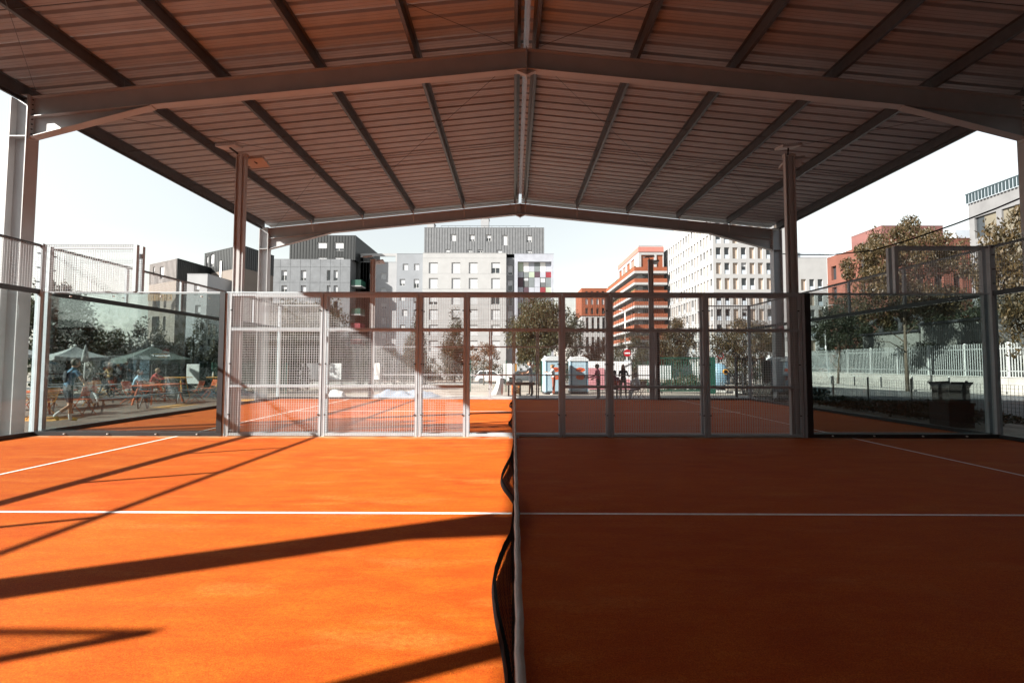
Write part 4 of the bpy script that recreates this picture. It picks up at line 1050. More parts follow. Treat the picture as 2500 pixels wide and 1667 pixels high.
# overhead cable from the far mast to the right
pts=[at(1910,620,20.6),at(1960,622,19),at(2030,622,17.5),at(2130,612,16),at(2230,583,14.6),at(2330,548,13.4),at(2430,510,12.4),at(2560,455,11.2)]
rt=root('overhead_cable',pts[0],'black cable sagging across the sky on the right','cable')
q=MB(); q.path(pts,.022,6); q.build('wire',BLACK,rt,True)
cpole=root('cable_pole',(pts[-1].x+.1,11.2,0),'pole outside the right edge that carries the cable','pole'); q=MB(); q.tube((0,0,-.1),(0,0,pts[-1].z+.2),.08,.06); q.build('shaft',GALV,cpole,local=True)
# low mesh fence along the right side of the courts
rt=root('mesh_fence',(13.1,20,0),'dark wire fence with posts between the courts and the road','fence')
for i in range(17):
    y=8+i*1.9; q=MB(); q.tube((13.1,y,-.4),(13.1,y,1.05),.03,n=6); q.build('post',DARK,rt)
    q=MB(); wires(q,'y',y,y+1.9,gz(y)+.05,.98,13.1,.1,.003); q.build('mesh_panel',DARK,rt)
# carton stack and bin beside the right glass corner
rt=root('litter_bin',(11.15,12.1,-.06),'dark square bin with cartons on top beside the right glass corner','bin')
q=MB(); q.box(-.32,-.28,0,.32,.28,.58); q.box(-.34,-.30,.581,.34,.30,.63); q.build('body',DARK,rt,local=True)
q=MB(); q.box(-.27,-.25,.632,.25,.24,1.0); q.build('carton',BROWN,rt,local=True)
q=MB(); q.add([(-.27,-.25,1.0),(.25,-.25,1.0),(.28,-.34,1.14),(-.29,-.34,1.15),(-.27,.24,1.0),(.25,.24,1.0),(.28,.33,1.15),(-.3,.32,1.12)],[(0,1,2,3),(4,7,6,5)]); q.build('carton_flap',BROWN,rt,local=True)

# ------------------------------------------------------------------ things beyond the far court
BLUEP=mk('toilet_blue',(.42,.58,.68),.45,.05,3); BLUED=mk('toilet_dark_blue',(.12,.22,.29),.5,.05,3); REDL=mk('logo_orange',(.75,.12,.03),.5,.05,5)
def toilet(u,v0,v1,d,label,rz=0.0,wd=None):
    a=at(u,v0,d); z=gz(d); H=a.z-z; rt=root('portable_toilet',(a.x,d,z),label,'portable toilet','portable toilets'); rt.rotation_euler.z=rz; w_=.52; k=H-.28
    q=MB(); q.box(-w_,-.55,.0,w_,.55,.14); q.build('base',DARK,rt,local=True)
    q=MB(); q.box(-w_+.02,-.52,.141,w_-.02,.53,k); q.build('cabin',BLUEP,rt,local=True)
    for s in (-1,1): q=MB(); q.box(s*(w_-.10),-.555,.141,s*w_,-.521,k); q.build('corner_trim',BLUED,rt,local=True)
    dr=MB(); dr.box(-w_+.12,-.56,.2,w_-.12,-.521,k-.06); dr=dr.build('door',BLUEP,rt,local=True)
    q=MB(); q.box(w_-.26,-.58,.95,w_-.2,-.5605,1.12); q.build('handle',DARK,dr,local=True)
    for zz_ in (1.42,.98):
        q=MB(); n=20; vs=[(.27*math.cos(2*math.pi*i/n)+.06,-.566,zz_+.13*math.sin(2*math.pi*i/n)) for i in range(n)]
        q.add(vs+[(x,-.5605,z_) for x,_,z_ in vs],[tuple(range(n))]+[(i,n+i,n+(i+1)%n,(i+1)%n) for i in range(n)]); q.build('logo',REDL,dr,local=True)
        q=MB(); q.bar((-.09,-.5675,zz_-.02),(.20,-.5675,zz_+.03),.003,.05); q.bar((.0,-.568,zz_+.05),(.12,-.568,zz_-.06),.003,.03); q.build('logo_mark',PLUM if zz_>1.2 else PINK,dr,local=True)
    q=MB(); pr=[(-w_-.03,k+.001),(w_+.03,k+.001),(w_+.03,k+.07)]+[(w_*math.cos(t),k+.07+.20*math.sin(t)) for t in [math.pi*i/10 for i in range(1,10)]]+[(-w_-.03,k+.07)]
    q.prism(pr,'y',-.6,.58); q.build('roof',mk('toilet_roof',(.70,.74,.76),.5,.04,3) if 'toilet_roof' not in MATS else MATS['toilet_roof'],rt,local=True)
    q=MB(); q.tube((-w_+.12,.3,k+.08),(-w_+.12,.3,H+.02),.05,n=8); q.build('vent_pipe',WPAINT,rt,local=True)
    return rt
toilet(1349,869,958,27.5,'pale blue portable toilet, left of the pair, behind the woman in white',.12)
toilet(1411,870,958,28.2,'pale blue portable toilet, right of the pair, with two orange ovals')
toilet(1900,868,975,25.0,'pale blue portable toilet seen through the right end mesh',-.35)
# white hatchback and dark grey car
def car(x,y,label,cm,rz=0.0,L=3.85):
    z=gz(y); rt=root('parked_car',(x,y,z),label,'car','cars parked across the street',rz)
    prof=[(-.5,.32),(-.505,.55),(-.49,.86),(-.475,.95),(-.40,1.36),(-.34,1.44),(-.12,1.47),(.04,1.42),(.235,.98),(.40,.88),(.475,.74),(.5,.55),(.495,.32)]
    hw=lambda z_: .80 if z_<.9 else .80-.22*(z_-.9)/.57
    P=[(a*L,b) for a,b in prof]; q=MB(); n=len(P)
    rows=[[(a,s*hw(b)*f,b) for a,b in P] for s,f in ((-1,1.0),(-1,.86),(1,.86),(1,1.0))]
    vs=[]
    for i,rw in enumerate(rows): vs+= [(a,y_,b+(.03 if i in (1,2) and b>.9 else 0)) for a,y_,b in rw]
    fs=[]
    for r_ in range(3):
        for i in range(n): fs.append((r_*n+i,r_*n+(i+1)%n,(r_+1)*n+(i+1)%n,(r_+1)*n+i))
    fs+=[tuple(range(n-1,-1,-1)),tuple(range(3*n,4*n))]; q.add(vs,fs); b=q.build('body',cm,rt,local=True)
    for s in (-1,1):
        for a0,a1,b0,b1 in ((-.41,-.17,-.36,-.17),(-.15,.19,-.15,.05)):
            q=MB(); q.add([(a0*L,s*(hw(.98)+.006),.98),(a1*L,s*(hw(.98)+.006),.98),(b1*L,s*(hw(1.38)+.006),1.38),(b0*L,s*(hw(1.38)+.006),1.38)],[(0,1,2,3) if s<0 else (3,2,1,0)])
            q.v+=[(p[0],p[1]-s*.02,p[2]) for p in q.v]; q.f+=[(0,4,5,1),(1,5,6,2),(2,6,7,3),(3,7,4,0)]; q.m+=[0]*4
            q.build('side_window',PANE,rt,local=True)
        for a in (-.32,.32):
            wh=root('wheel',(a*L,s*.72,.31)); wh.parent=rt
            q=MB(); q.tube((0,-.1,0),(0,.1,0),.31,n=20); q.build('tyre',DARK,wh,local=True)
            q=MB(); q.tube((0,s*.101,0),(0,s*.115,0),.2,n=14); q.build('rim',GALV,wh,local=True)
        q=MB(); q.box(-.25*L,s*.802,.6,.22*L,s*.815,.66); q.build('rub_strip',cm if cm is not SEAMG else DARK,rt,local=True)
        q=MB(); q.ell((.46*L,s*.6,.74),(.12,.18,.08),8,6); q.build('headlight',FROST,rt,local=True)
        q=MB(); q.box(-.5*L-.01,s*.6,.78,-.48*L,s*.76,1.0); q.build('tail_light',REDP,rt,local=True)
        q=MB(); q.box(.20*L,s*.80,.96,.235*L,s*.94,1.07); q.build('mirror',cm,rt,local=True)
    for (x0,z0,x1,z1) in ((.228,1.0,.05,1.40),(-.47,1.0,-.41,1.34)):
        q=MB(); y0=.68;y1=.56; o=.012
        q.add([(x0*L+o*(1 if x0>0 else -1),-y0,z0+.02),(x0*L+o*(1 if x0>0 else -1),y0,z0+.02),(x1*L+o*(1 if x0>0 else -1),y1,z1+.02),(x1*L+o*(1 if x0>0 else -1),-y1,z1+.02)],[(0,1,2,3) if x0>0 else (3,2,1,0)]); q.build('windscreen' if x0>0 else 'rear_window',PANE,rt,local=True)
    return rt
SILV=mk('silver_car_paint',(.80,.80,.81),.25,.03,2,.0); GCAR=mk('grey_car_paint',(.14,.145,.16),.25,.04,2,.3)
ac=at(1198,900,54.0); car(ac.x+.2,54,'silver white three door hatchback parked left of the white box body',SILV)
ac=at(1296,900,53.0); car(ac.x,53,'dark grey car half hidden by the standing man',GCAR,L=4.2)
# white box body behind the cars, long brown bench, white draped post, orange crate
a=at(1229,887,56.5); b=at(1286,962,56.5); rt=root('box_trailer',((a.x+b.x)/2,57.5,gz(57)),'white box body with a grey end behind the parked cars','trailer'); hw_=(b.x-a.x)/2; h=a.z-gz(57)
q=MB(); q.box(-hw_,-1,.7,.12,1,h); q.build('box',WPAINT,rt,local=True); q=MB(); q.box(.121,-.98,.7,hw_,.98,h-.05); q.build('grey_end',SHUT,rt,local=True)
q=MB(); q.box(.0,-1.02,.7,.16,-1.001,h); q.build('yellow_strip',YELM,rt,local=True)
q=MB(); q.box(.55,-1.0,h-.9,.85,-.981,h-.6); q.build('vent',DARK,rt,local=True)
for s in (-1,1):
    q=MB(); q.tube((s*.6,-.9,.35),(s*.6,-.7,.35),.35,n=16); q.build('wheel',DARK,rt,local=True)
a=at(1235,932,25.2); b=at(1305,940,25.2); rt=root('long_bench',((a.x+b.x)/2,25.2,gz(25)),'long brown bench beyond the far fence','bench'); L=b.x-a.x; z=b.z-gz(25)
q=MB(); q.box(-L/2,-.2,z,L/2,.2,z+.16); q.build('seat',BROWN,rt,local=True)
for x in (-L/2+.15,0,L/2-.15): q=MB(); q.box(x-.04,-.18,0,x+.04,.18,z-.001); q.build('leg',DARK,rt,local=True)
a=at(1221,922,26.0); rt=root('draped_post',(a.x,26,gz(26)),'white sheet draped over two short posts beyond the far fence','draped post'); z=a.z-gz(26)
vs=[];fs=[];q=MB(); nu=26; nv=8
for j in range(nv+1):
    t=j/nv
    for i in range(nu):
        an=2*math.pi*i/nu; r_=(.10+.09*t)*(1+.5*t*math.sin(an*2+.5)+.15*math.sin(an*7)); vs.append((r_*1.2*math.cos(an)-.20*t*t,r_*math.sin(an),(z)*(1-t)+.02))
for j in range(nv): fs+=[(j*nu+i,(j+1)*nu+i,(j+1)*nu+(i+1)%nu,j*nu+(i+1)%nu) for i in range(nu)]
fs.append(tuple(range(nu))); q.add(vs,fs); q.build('sheet',CLOTHW,rt,True,True)
q=MB(); q.tube((.1,0,0),(.1,0,z-.02),.03); q.build('post',ORNG,rt,local=True)
a=at(1260,940,26.5); rt=root('wooden_crate',(a.x,26.5,gz(26.5)),'small orange wooden crate leaning by the brown bench','crate',rz=.3)
for k in range(4): q=MB(); q.box(-.22,-.2,.05+k*.14,.22,-.17,.16+k*.14); q.build('slat',WOOD,rt,local=True)
for k in range(4): q=MB(); q.box(-.22,.17,.05+k*.14,.22,.2,.16+k*.14); q.build('slat',WOOD,rt,local=True)
for s in (-1,1): q=MB(); q.box(s*.19,-.169,.0,s*.22,.169,.6); q.build('side',ORNG,rt,local=True)
# crumpled plastic sheeting on the ground
def lump(x0,x1,y,h,label,m,seed,dep=.7):
    rt=root('plastic_sheeting',((x0+x1)/2,y,gz(y)),label,'plastic sheeting'); L=x1-x0; q=MB(); nx=40; ny=9; vs=[];fs=[]; rg=random.Random(seed)
    for j in range(ny+1):
        for i in range(nx+1):
            u,v=i/nx,j/ny; e=min(1,6*min(u,1-u))*min(1,4*min(v,1-v)); n_=mnoise.noise(V((u*L*1.6+seed,v*3,seed)))
            vs.append(((u-.5)*L,(v-.5)*dep+.1*n_,max(.0,e*h*(.55+.75*n_))+.004))
    for j in range(ny): fs+=[(j*(nx+1)+i,j*(nx+1)+i+1,(j+1)*(nx+1)+i+1,(j+1)*(nx+1)+i) for i in range(nx)]
    q.add(vs,fs); q.build('sheet',m,rt,True,True)
a=at(905,955,24.0); b=at(1075,955,24.0); lump(a.x,b.x,24.0,.42,'crumpled blue grey plastic sheeting on the ground beyond the far court',TARP,3,1.2)
a=at(800,955,23.6); b=at(845,955,23.6); lump(a.x,b.x,23.6,.35,'small white heap of sheeting left of the blue grey sheeting',CLOTHW,5,.7)
# hanging white banners on trestles, boards
def banner(u0,v0,u1,v1,d,label,m=CLOTHW,legs=True,cat='banner',name='banner'):
    a=at(u0,v1,d); b=at(u1,v0,d); z=gz(d); rt=root(name,((a.x+b.x)/2,d,z),label,cat); W=(b.x-a.x); h0=a.z-z; h1=b.z-z
    q=MB(); nx=14; ny=7; vs=[]; fs=[]
    for j in range(ny+1):
        for i in range(nx+1):
            u,v=i/nx,j/ny; vs.append(((u-.5)*W,.03*math.sin(u*9+v*5+d)*(v*(1-v)*3+.2),h0+(h1-h0)*v))
    for j in range(ny): fs+=[(j*(nx+1)+i,j*(nx+1)+i+1,(j+1)*(nx+1)+i+1,(j+1)*(nx+1)+i) for i in range(nx)]
    k=len(vs); q.add(vs,fs); q.add([(x,y+.012,zz_) for x,y,zz_ in vs],[f[::-1] for f in fs]); q.build('sheet',m,rt,True,True)
    if legs:
        for x in (-W/2-.03,W/2+.03): q=MB(); q.tube((x,.05,-.05),(x,.05,h1+.05),.03,n=6); q.build('pole',GALV,rt,local=True)
    return rt
banner(718,887,741,925,30,'narrow white banner on poles, left of the pair behind the left fence')
banner(748,887,834,926,30,'wide white banner on poles, right of the pair behind the left fence')
banner(907,886,927,926,28.5,'small white notice board near the far mast',BOARD,cat='notice board',name='notice_board')
banner(1433,882,1541,953,30.3,'large white and pink banner hung on the green fence',CLOTHW)
bp=[o for o in col.objects if o.name.startswith('banner')][-1]
PINKB=mk('banner_pink',(.52,.22,.25),.85,.15,3)
a=at(1434,950,30.26); b=at(1475,898,30.26); q=MB(); q.box(a.x,30.235,a.z,b.x,30.24,b.z); q.build('pink_print',PINKB,bp)
a=at(1500,950,30.26); b=at(1538,925,30.26); q=MB(); q.box(a.x,30.235,a.z,b.x,30.24,b.z); q.build('pink_print',PINKB,bp)
a=at(1522,893,30.26); b=at(1540,882,30.26); q=MB(); q.bar((a.x,30.235,a.z),(b.x,30.235,b.z),.05,.004); q.build('grey_bar',GRYP,bp)  # grey bar laid across the upper corner of the banner
banner(1559,892,1638,925,29.3,'plain white banner between the pink banner and the green gate')
for u,lb in ((663,'left wooden tree stake behind the left mesh panel'),(702,'right wooden tree stake behind the left mesh panel')):
    a=at(u,890,28.0); rt=root('tree_stake',(a.x,28,gz(28)),lb,'stake'); q=MB(); q.tube((0,0,-.1),(.02,0,a.z-gz(28)),.05,.045,n=7); q.build('shaft',WOOD,rt,True,True)
# green wire fence behind the toilets
rt=root('mesh_fence',(3.5,30.6,gz(30.6)),'green wire fence behind the portable toilets','fence')
for i in range(6):
    x=-2.8+i*2.3; q=MB(); q.box(x-.03,30.57,gz(31)-.1,x+.03,30.63,gz(31)+2.05); q.build('post',DGREEN,rt)
    if i<5: q=MB(); wires(q,'x',x,x+2.3,gz(31)+.05,gz(31)+2.0,30.6,.115,.004); q.build('mesh_panel',DGREEN,rt)
# green sliding gate
a=at(1602,872,28.5); b=at(1728,953,28.5); z=gz(28.5); h=a.z-z; rt=root('sliding_gate',((a.x+b.x)/2,28.5,z),'green barred sliding gate beside the plain white banner','gate'); W=b.x-a.x
for zz_ in (.18,h-.06): q=MB(); q.box(-W/2,-.04,zz_-.05,W/2,.04,zz_+.05); q.build('rail',DGREEN,rt,local=True)
bm=MB().box(-.02,-.02,.24,.02,.02,h-.12).mesh('bar',DGREEN)
for i in range(int(W/.15)+1): link('bar',bm,rt,(-W/2+.02+i*.15,0,0))
q=MB(); q.box(W/2+.05,-.1,0,W/2+.45,.2,h+.02); q.build('gate_post',DGREEN,rt,local=True)
for s in (-1,1): q=MB(); q.tube((s*W*.4,-.03,.06),(s*W*.4,.03,.06),.06,n=10); q.build('roller',DARK,rt,local=True)
# blue recycling igloo
a=at(1752,890,36.0); z=gz(36); rt=root('recycling_bank',(a.x,36,z),'blue domed recycling bank with an orange rimmed opening','recycling bank'); H=a.z-z+.1
IGL=mk('igloo_blue',(.20,.33,.42),.5,.12,3)
q=MB(); pr=[(.80,.1),(.84,.5),(.80,.95),(.70,1.35),(.52,1.62),(.25,1.74),(.0,1.76)]; nu=20; vs=[];fs=[]
for r_,z_ in pr: vs+=[(r_*math.cos(2*math.pi*i/nu),r_*math.sin(2*math.pi*i/nu),z_*H/1.76) for i in range(nu)]
for j in range(len(pr)-1): fs+=[(j*nu+i,j*nu+(i+1)%nu,(j+1)*nu+(i+1)%nu,(j+1)*nu+i) for i in range(nu)]
fs.append(tuple(range(nu-1,-1,-1))); q.add(vs,fs); q.build('shell',IGL,rt,True,True)
q=MB(); q.tube((0,0,0),(0,0,.1*H/1.76-.001),.76,n=20); q.build('base',DARK,rt,local=True)
for r_,m_,y0,y1 in ((.20,YELM,-.80,-.70),(.14,BLACK,-.815,-.72)):
    q=MB(); q.tube((.25,y0,1.2*H/1.76),(.25,y1,1.2*H/1.76),r_,n=14); q.build('opening_rim' if m_ is YELM else 'opening',m_,rt,local=True)
q=MB(); rg=random.Random(4)
for i in range(14):
    x=rg.uniform(-.25,.35); z_=rg.uniform(.3,.75); q.bar((x,-.845,z_),(x+rg.uniform(-.15,.15),-.845,z_+rg.uniform(-.1,.15)),.006,.02)
q.build('graffiti',WPAINT,rt,local=True)
a=at(1795,945,33.0); rt=root('wooden_block',(a.x,33,gz(33)),'pale stack of timber blocks beside the recycling bank','timber block')
for k in range(4): q=MB(); q.box(-.5+k*.26,-.4,0,-.26+k*.26,.4,.42); q.build('plank',GRAV,rt,local=True)
# black barred gate leaves at the right end of the far court
a=at(1799,874,24.3); b=at(1872,967,24.3); z=gz(24.3); h=a.z-z; rt=root('entrance_gate',((a.x+b.x)/2,24.3,z),'black barred pedestrian gate beyond the corner of the far court','gate'); W=b.x-a.x
for zz_ in (.15,h-.05): q=MB(); q.box(-W/2,-.03,zz_-.04,W/2,.03,zz_+.04); q.build('rail',DARK,rt,local=True)
bm=MB().box(-.016,-.016,.2,.016,.016,h-.1).mesh('bar',DARK)
for i in range(int(W/.115)+1):
    if .35<i*.115/W<.5: continue
    link('bar',bm,rt,(-W/2+.01+i*.115,0,0))
for x in (-W/2-.05,W*.42): q=MB(); q.box(x-.05,-.06,0,x+.05,.06,h+.05); q.build('gate_post',DARK,rt,local=True)
q=MB(); q.box(W*.47,-.3,0,W*.47+.45,.2,h-.1); q.build('meter_cabinet',DARK,rt,local=True)
q=MB(); q.box(-W*.1,-.05,h-.35,W*.08,.04,h-.15); q.build('closer_box',GALV,rt,local=True)

# ------------------------------------------------------------------ people
SKIN=mk('skin',(.46,.25,.16),.55,.06,10); HAIRB=mk('hair_brown',(.06,.035,.02),.6,.2,40); HAIRD=mk('hair_dark',(.015,.012,.012),.5,.2,40); HAIRF=mk('hair_fair',(.30,.17,.08),.6,.2,40)
BLUT=mk('blue_shirt',(.07,.16,.26),.85,.1,12); NAVY=mk('navy_cloth',(.012,.018,.03),.85,.1,12); WHC=mk('white_shirt',(.70,.70,.70),.85,.05,12)
GRYT=mk('grey_shirt',(.26,.29,.31),.85,.08,12); LGT=mk('light_shorts',(.55,.57,.60),.85,.06,12); SKYB=mk('light_blue_shirt',(.34,.50,.64),.85,.06,12)
REDH=mk('red_hoodie',(.48,.05,.035),.85,.08,12); PNKJ=mk('pink_jacket',(.50,.09,.17),.8,.08,12); PNKD=mk('plum_jacket',(.22,.06,.11),.85,.1,12); RUSTS=mk('rust_skirt',(.24,.06,.03),.85,.1,12)
YSHOE=mk('yellow_shoe',(.60,.40,.03),.6,.08,12); WSHOE=mk('white_shoe',(.65,.67,.66),.6,.05,12); KHAK=mk('dark_trousers',(.07,.06,.055),.85,.1,12); OLVT=mk('ochre_top',(.40,.26,.10),.85,.1,12)
def skin_mesh(verts, edges, radii, rootv=0, sub=1):
    me=bpy.data.meshes.new('tmp'); me.from_pydata([tuple(v) for v in verts],edges,[]); ob=bpy.data.objects.new('tmp',me); col.objects.link(ob)
    sk=ob.modifiers.new('s','SKIN'); 
    if not me.skin_vertices: me.attributes  # layer is made with the modifier below
    lay=me.skin_vertices[0] if len(me.skin_vertices) else None
    if lay is None:
        bpy.context.view_layer.objects.active=ob; bpy.ops.mesh.customdata_skin_add(); lay=me.skin_vertices[0]
    for i,r_ in enumerate(radii):
        lay.data[i].radius=(r_,r_) if not isinstance(r_,tuple) else r_; lay.data[i].use_root=(i==rootv)
    sk.use_smooth_shade=True; ss=ob.modifiers.new('u','SUBSURF'); ss.levels=sub; ss.render_levels=sub
    dg=bpy.context.evaluated_depsgraph_get(); dg.update()
    ev=ob.evaluated_get(dg).to_mesh(); vs=[v.co.copy() for v in ev.vertices]; fs=[tuple(p.vertices) for p in ev.polygons]
    bpy.data.objects.remove(ob); bpy.data.meshes.remove(me); return vs,fs
def seg_d(p,a,b):
    ab=b-a; t=max(0,min(1,(p-a).dot(ab)/max(1e-9,ab.length_squared))); return (p-a-ab*t).length,t
def person(x,y,rz,label,top,bottom,shoe,hair,s=1.0,lean=0,hipL=0,hipR=0,kneeL=0,kneeR=0,shL=5,shR=5,elL=12,elR=12,abL=8,abR=8,sleeve='short',legs='shorts',
           seat=None,headturn=0,nod=0,hairstyle='short',sock=None,z0=None,cap=None,extra=None,glasses=False,lift=0.0):
    z0=gz(y) if z0 is None else z0
    rt=root('person',(x,y,z0),label,'person',rz=R(rz)); rd=lambda a:R(a)
    dn=lambda a,sx=0.0: V((math.sin(R(sx)),math.sin(R(a))*math.cos(R(sx)),-math.cos(R(a))*math.cos(R(sx))))
    T=V((0,math.sin(R(lean)),math.cos(R(lean))))
    pel=V((0,0,0)); waist=pel+T*.15; chest=pel+T*.36; neck=pel+T*.52; hd=neck+V((0,.02+.1*math.sin(R(lean*.5+nod)),.165))
    J={'pel':pel,'waist':waist,'chest':chest,'neck':neck,'head':hd}
    for sd,hx,hip,kn,sh,el,ab in (('L',-1,hipL,kneeL,shL,elL,abL),('R',1,hipR,kneeR,shR,elR,abR)):
        h=pel+V((hx*.095,0,-.03)); k=h+dn(hip,hx*3)*.44; a=k+dn(hip-kn,hx*1)*.42; fa=hip-kn
        if seat is not None: fa=0
        t=a+V((hx*.02,math.cos(R(fa)),math.sin(R(fa)))).normalized()*.17+V((0,0,-.035 if abs(fa)<30 else 0))
        so=neck+V((hx*.185,0,-.055))-T*.0; e=so+dn(sh,hx*ab)*.29; w_=e+dn(sh+el,hx*ab*.4)*.25
        J.update({'hip'+sd:h,'knee'+sd:k,'ank'+sd:a,'toe'+sd:t,'sho'+sd:so,'elb'+sd:e,'wri'+sd:w_})
    low=min(J['ankL'].z,J['ankR'].z,J['toeL'].z+.03,J['toeR'].z+.03)
    zoff=(seat/s+.10 if seat is not None else -low+.075+lift)
    for k in J: J[k]=J[k]+V((0,0,zoff))
    vn=list(J.keys()); vn=['pel']+[k for k in vn if k not in ('pel','head')]+['headb']
    J['headb']=J['neck'].lerp(J['head'],.62)
    ix={k:i for i,k in enumerate(vn)}
    ed=[('pel','waist'),('waist','chest'),('chest','neck'),('neck','headb')]
    for sd in 'LR': ed+=[('pel','hip'+sd),('hip'+sd,'knee'+sd),('knee'+sd,'ank'+sd),('ank'+sd,'toe'+sd),('chest','sho'+sd),('sho'+sd,'elb'+sd),('elb'+sd,'wri'+sd)]
    rad={'pel':(.135,.115),'waist':(.125,.10),'chest':(.145,.115),'neck':.058,'headb':.052}
    for sd in 'LR': rad.update({'hip'+sd:.092,'knee'+sd:.057,'ank'+sd:.040,'toe'+sd:.036,'sho'+sd:.062,'elb'+sd:.042,'wri'+sd:.029})
    vs,fs=skin_mesh([J[k] for k in vn],[(ix[a],ix[b]) for a,b in ed],[rad[k] for k in vn])
    mats=[SKIN,top,bottom,shoe,sock or SKIN]
    mi=[]
    for f in fs:
        c=sum((vs[i] for i in f),V())/len(f); best=(9,None,0)
        for a,b in ed:
            dd,t=seg_d(c,J[a],J[b]); dd-= (rad[a][0] if isinstance(rad[a],tuple) else rad[a])*.4
            if dd<best[0]: best=(dd,(a,b),t)
        a,b=best[1]; t=best[2]
        if a in('pel',) and b.startswith('hip'): m=2
        elif (a,b)==('pel','waist'): m=2 if t<.35 else 1
        elif b=='headb': m=0 if t>.12 else 1
        elif a in('waist','chest'): m=1
        elif a.startswith('sho'): m=1 if (sleeve=='long' or t<.62) else 0
        elif a.startswith('elb'): m=1 if sleeve=='long' and t<.93 else 0
        elif a.startswith('hip'): m=2 if (legs!='shorts' or t<.82) else 0
        elif a.startswith('knee'): m=2 if legs=='long' else (4 if sock and t>.6 else 0)
        else: m=3
        mi.append(m)
    q=MB(); q.add(vs,fs); q.m=mi
    # head with jaw, nose, eyes, ears; hands with palm and five fingers
    hc=J['head']; Rm=Matrix.Rotation(R(headturn),3,'Z')@Matrix.Rotation(R(-nod-lean*.3),3,'X')
    def hp(p): return hc+Rm@V(p)
    def shape(p):
        p=p.copy()
        if p.z<0: p.x*=1+.28*p.z; p.y=p.y*(1+.12*p.z)+.10*(-p.z)
        return p
    h=MB(); h.ell((0,0,0),(.077,.097,.122),14,11,0,shape); h.ell((0,.100,-.012),(.013,.02,.026),6,5); 
    for sx in (-1,1): h.ell((sx*.078,-.005,-.005),(.011,.022,.032),6,5)
    h.ell((0,.093,-.062),(.024,.008,.007),6,4,1)
    for sx in (-1,1): h.ell((sx*.03,.088,.018),(.013,.01,.008),6,4,2)
    n0=len(mats); mats+= [mk('lip',(.35,.12,.10),.6,0) if 'lip' not in MATS else MATS['lip'],DARK]
    q.add([hp(p) for p in h.v],h.f); q.m[-len(h.f):]=[0 if m==0 else n0+m-1 for m in h.m]
    for sd,hx in (('L',-1),('R',1)):
        w_=J['wri'+sd]; dv=(w_-J['elb'+sd]).normalized(); side=dv.cross(V((1,0,0)) if abs(dv.x)<.8 else V((0,1,0))).normalized(); nrm=side.cross(dv)
        q.path([w_-dv*.02,w_+dv*.03,w_+dv*.075,w_+dv*.095],[.024,.034,.036,.024],8)
        for i,(o,L) in enumerate(((-.027,.062),(-.009,.075),(.009,.07),(.026,.055))):
            b=w_+dv*.085+side*o; c1=b+dv*L*.5-nrm*hx*.006; c2=c1+dv*L*.35-nrm*hx*.025; q.path([b,c1,c2],[.0095,.009,.007],5)
        b=w_+dv*.03+side*.03; q.path([b,b+side*.03+dv*.03,b+side*.035+dv*.06-nrm*hx*.01],[.012,.0105,.008],5)
    q.v=[(p[0]*s,p[1]*s,p[2]*s) for p in q.v]
    me=q.mesh('body',mats,smooth=True); body=link('body',me,rt)
    hq=MB()
    def hs(p):
        p=p.copy()
        if p.y>.35 and p.z<.45: p.y=.35
        return p
    if hairstyle in('short','long','bun'):
        e=MB(); e.ell((0,-.012,.022),(.086,.103,.116),14,10,0,hs)
        if hairstyle=='long': e.ell((0,-.055,-.10),(.088,.062,.19),12,9); [e.ell((sx*.075,.01,-.12),(.03,.05,.15),8,6) for sx in (-1,1)]
        if hairstyle=='bun': e.ell((0,-.12,.05),(.05,.05,.05),8,6)
        hq.add([(hp(p))*s for p in e.v],[f for f in e.f]); hq.build('hair',hair,rt,True,True)
    if cap:
        e=MB(); e.ell((0,-.005,.055),(.092,.108,.085),14,9); e.box(-.065,.07,.035,.065,.19,.05)
        c=MB(); c.add([hp(p)*s for p in e.v],e.f); c.build('cap',cap,rt,True,True)
    if glasses:
        e=MB(); e.box(-.07,.094,.0,-.008,.108,.036); e.box(.008,.094,.0,.07,.108,.036); e.box(-.008,.096,.02,.008,.106,.028)
        c=MB(); c.add([hp(p)*s for p in e.v],e.f); c.build('sunglasses',BLACK,rt,False,True)
    if extra: extra(rt,J,hp,s)
    return rt,J
def band(m):
    def f(rt,J,hp,s):
        e=MB(); n=16; vs=[]
        for zz_ in (.045,.075): vs+=[(.087*math.cos(2*math.pi*i/n),.106*math.sin(2*math.pi*i/n)-.006,zz_) for i in range(n)]
        e.add(vs,[(i,(i+1)%n,n+(i+1)%n,n+i) for i in range(n)]); c=MB(); c.add([hp(p)*s for p in e.v],e.f); c.build('headband',m,rt,False,True)
    return f
def backpack(rt,J,hp,s):
    e=MB(); c=J['chest']; e.ell((c.x,c.y-.135,c.z-.05),(.11,.035,.17),10,8); b=MB(); b.add([V(p)*s for p in e.v],e.f); b.build('backpack',NAVY,rt,True,True)
    for sx in (-1,1):
        b=MB(); n=J['neck']; b.path([V((sx*.1,c.y-.12,c.z+.05))*s,V((sx*.11,n.y-.04,n.z+.0))*s,V((sx*.11,n.y+.09,n.z-.08))*s],.018,5); b.build('strap',NAVY,rt,True,True)
wk,J=person(-11.72,12.35,-24,'walking player in blue shirt and yellow shoes behind the left glass',BLUT,NAVY,YSHOE,HAIRB,.96,lean=12,hipL=16,kneeL=14,hipR=4,kneeR=58,shR=18,elR=18,abR=26,shL=-4,elL=20,nod=10,sock=WHC,extra=backpack)
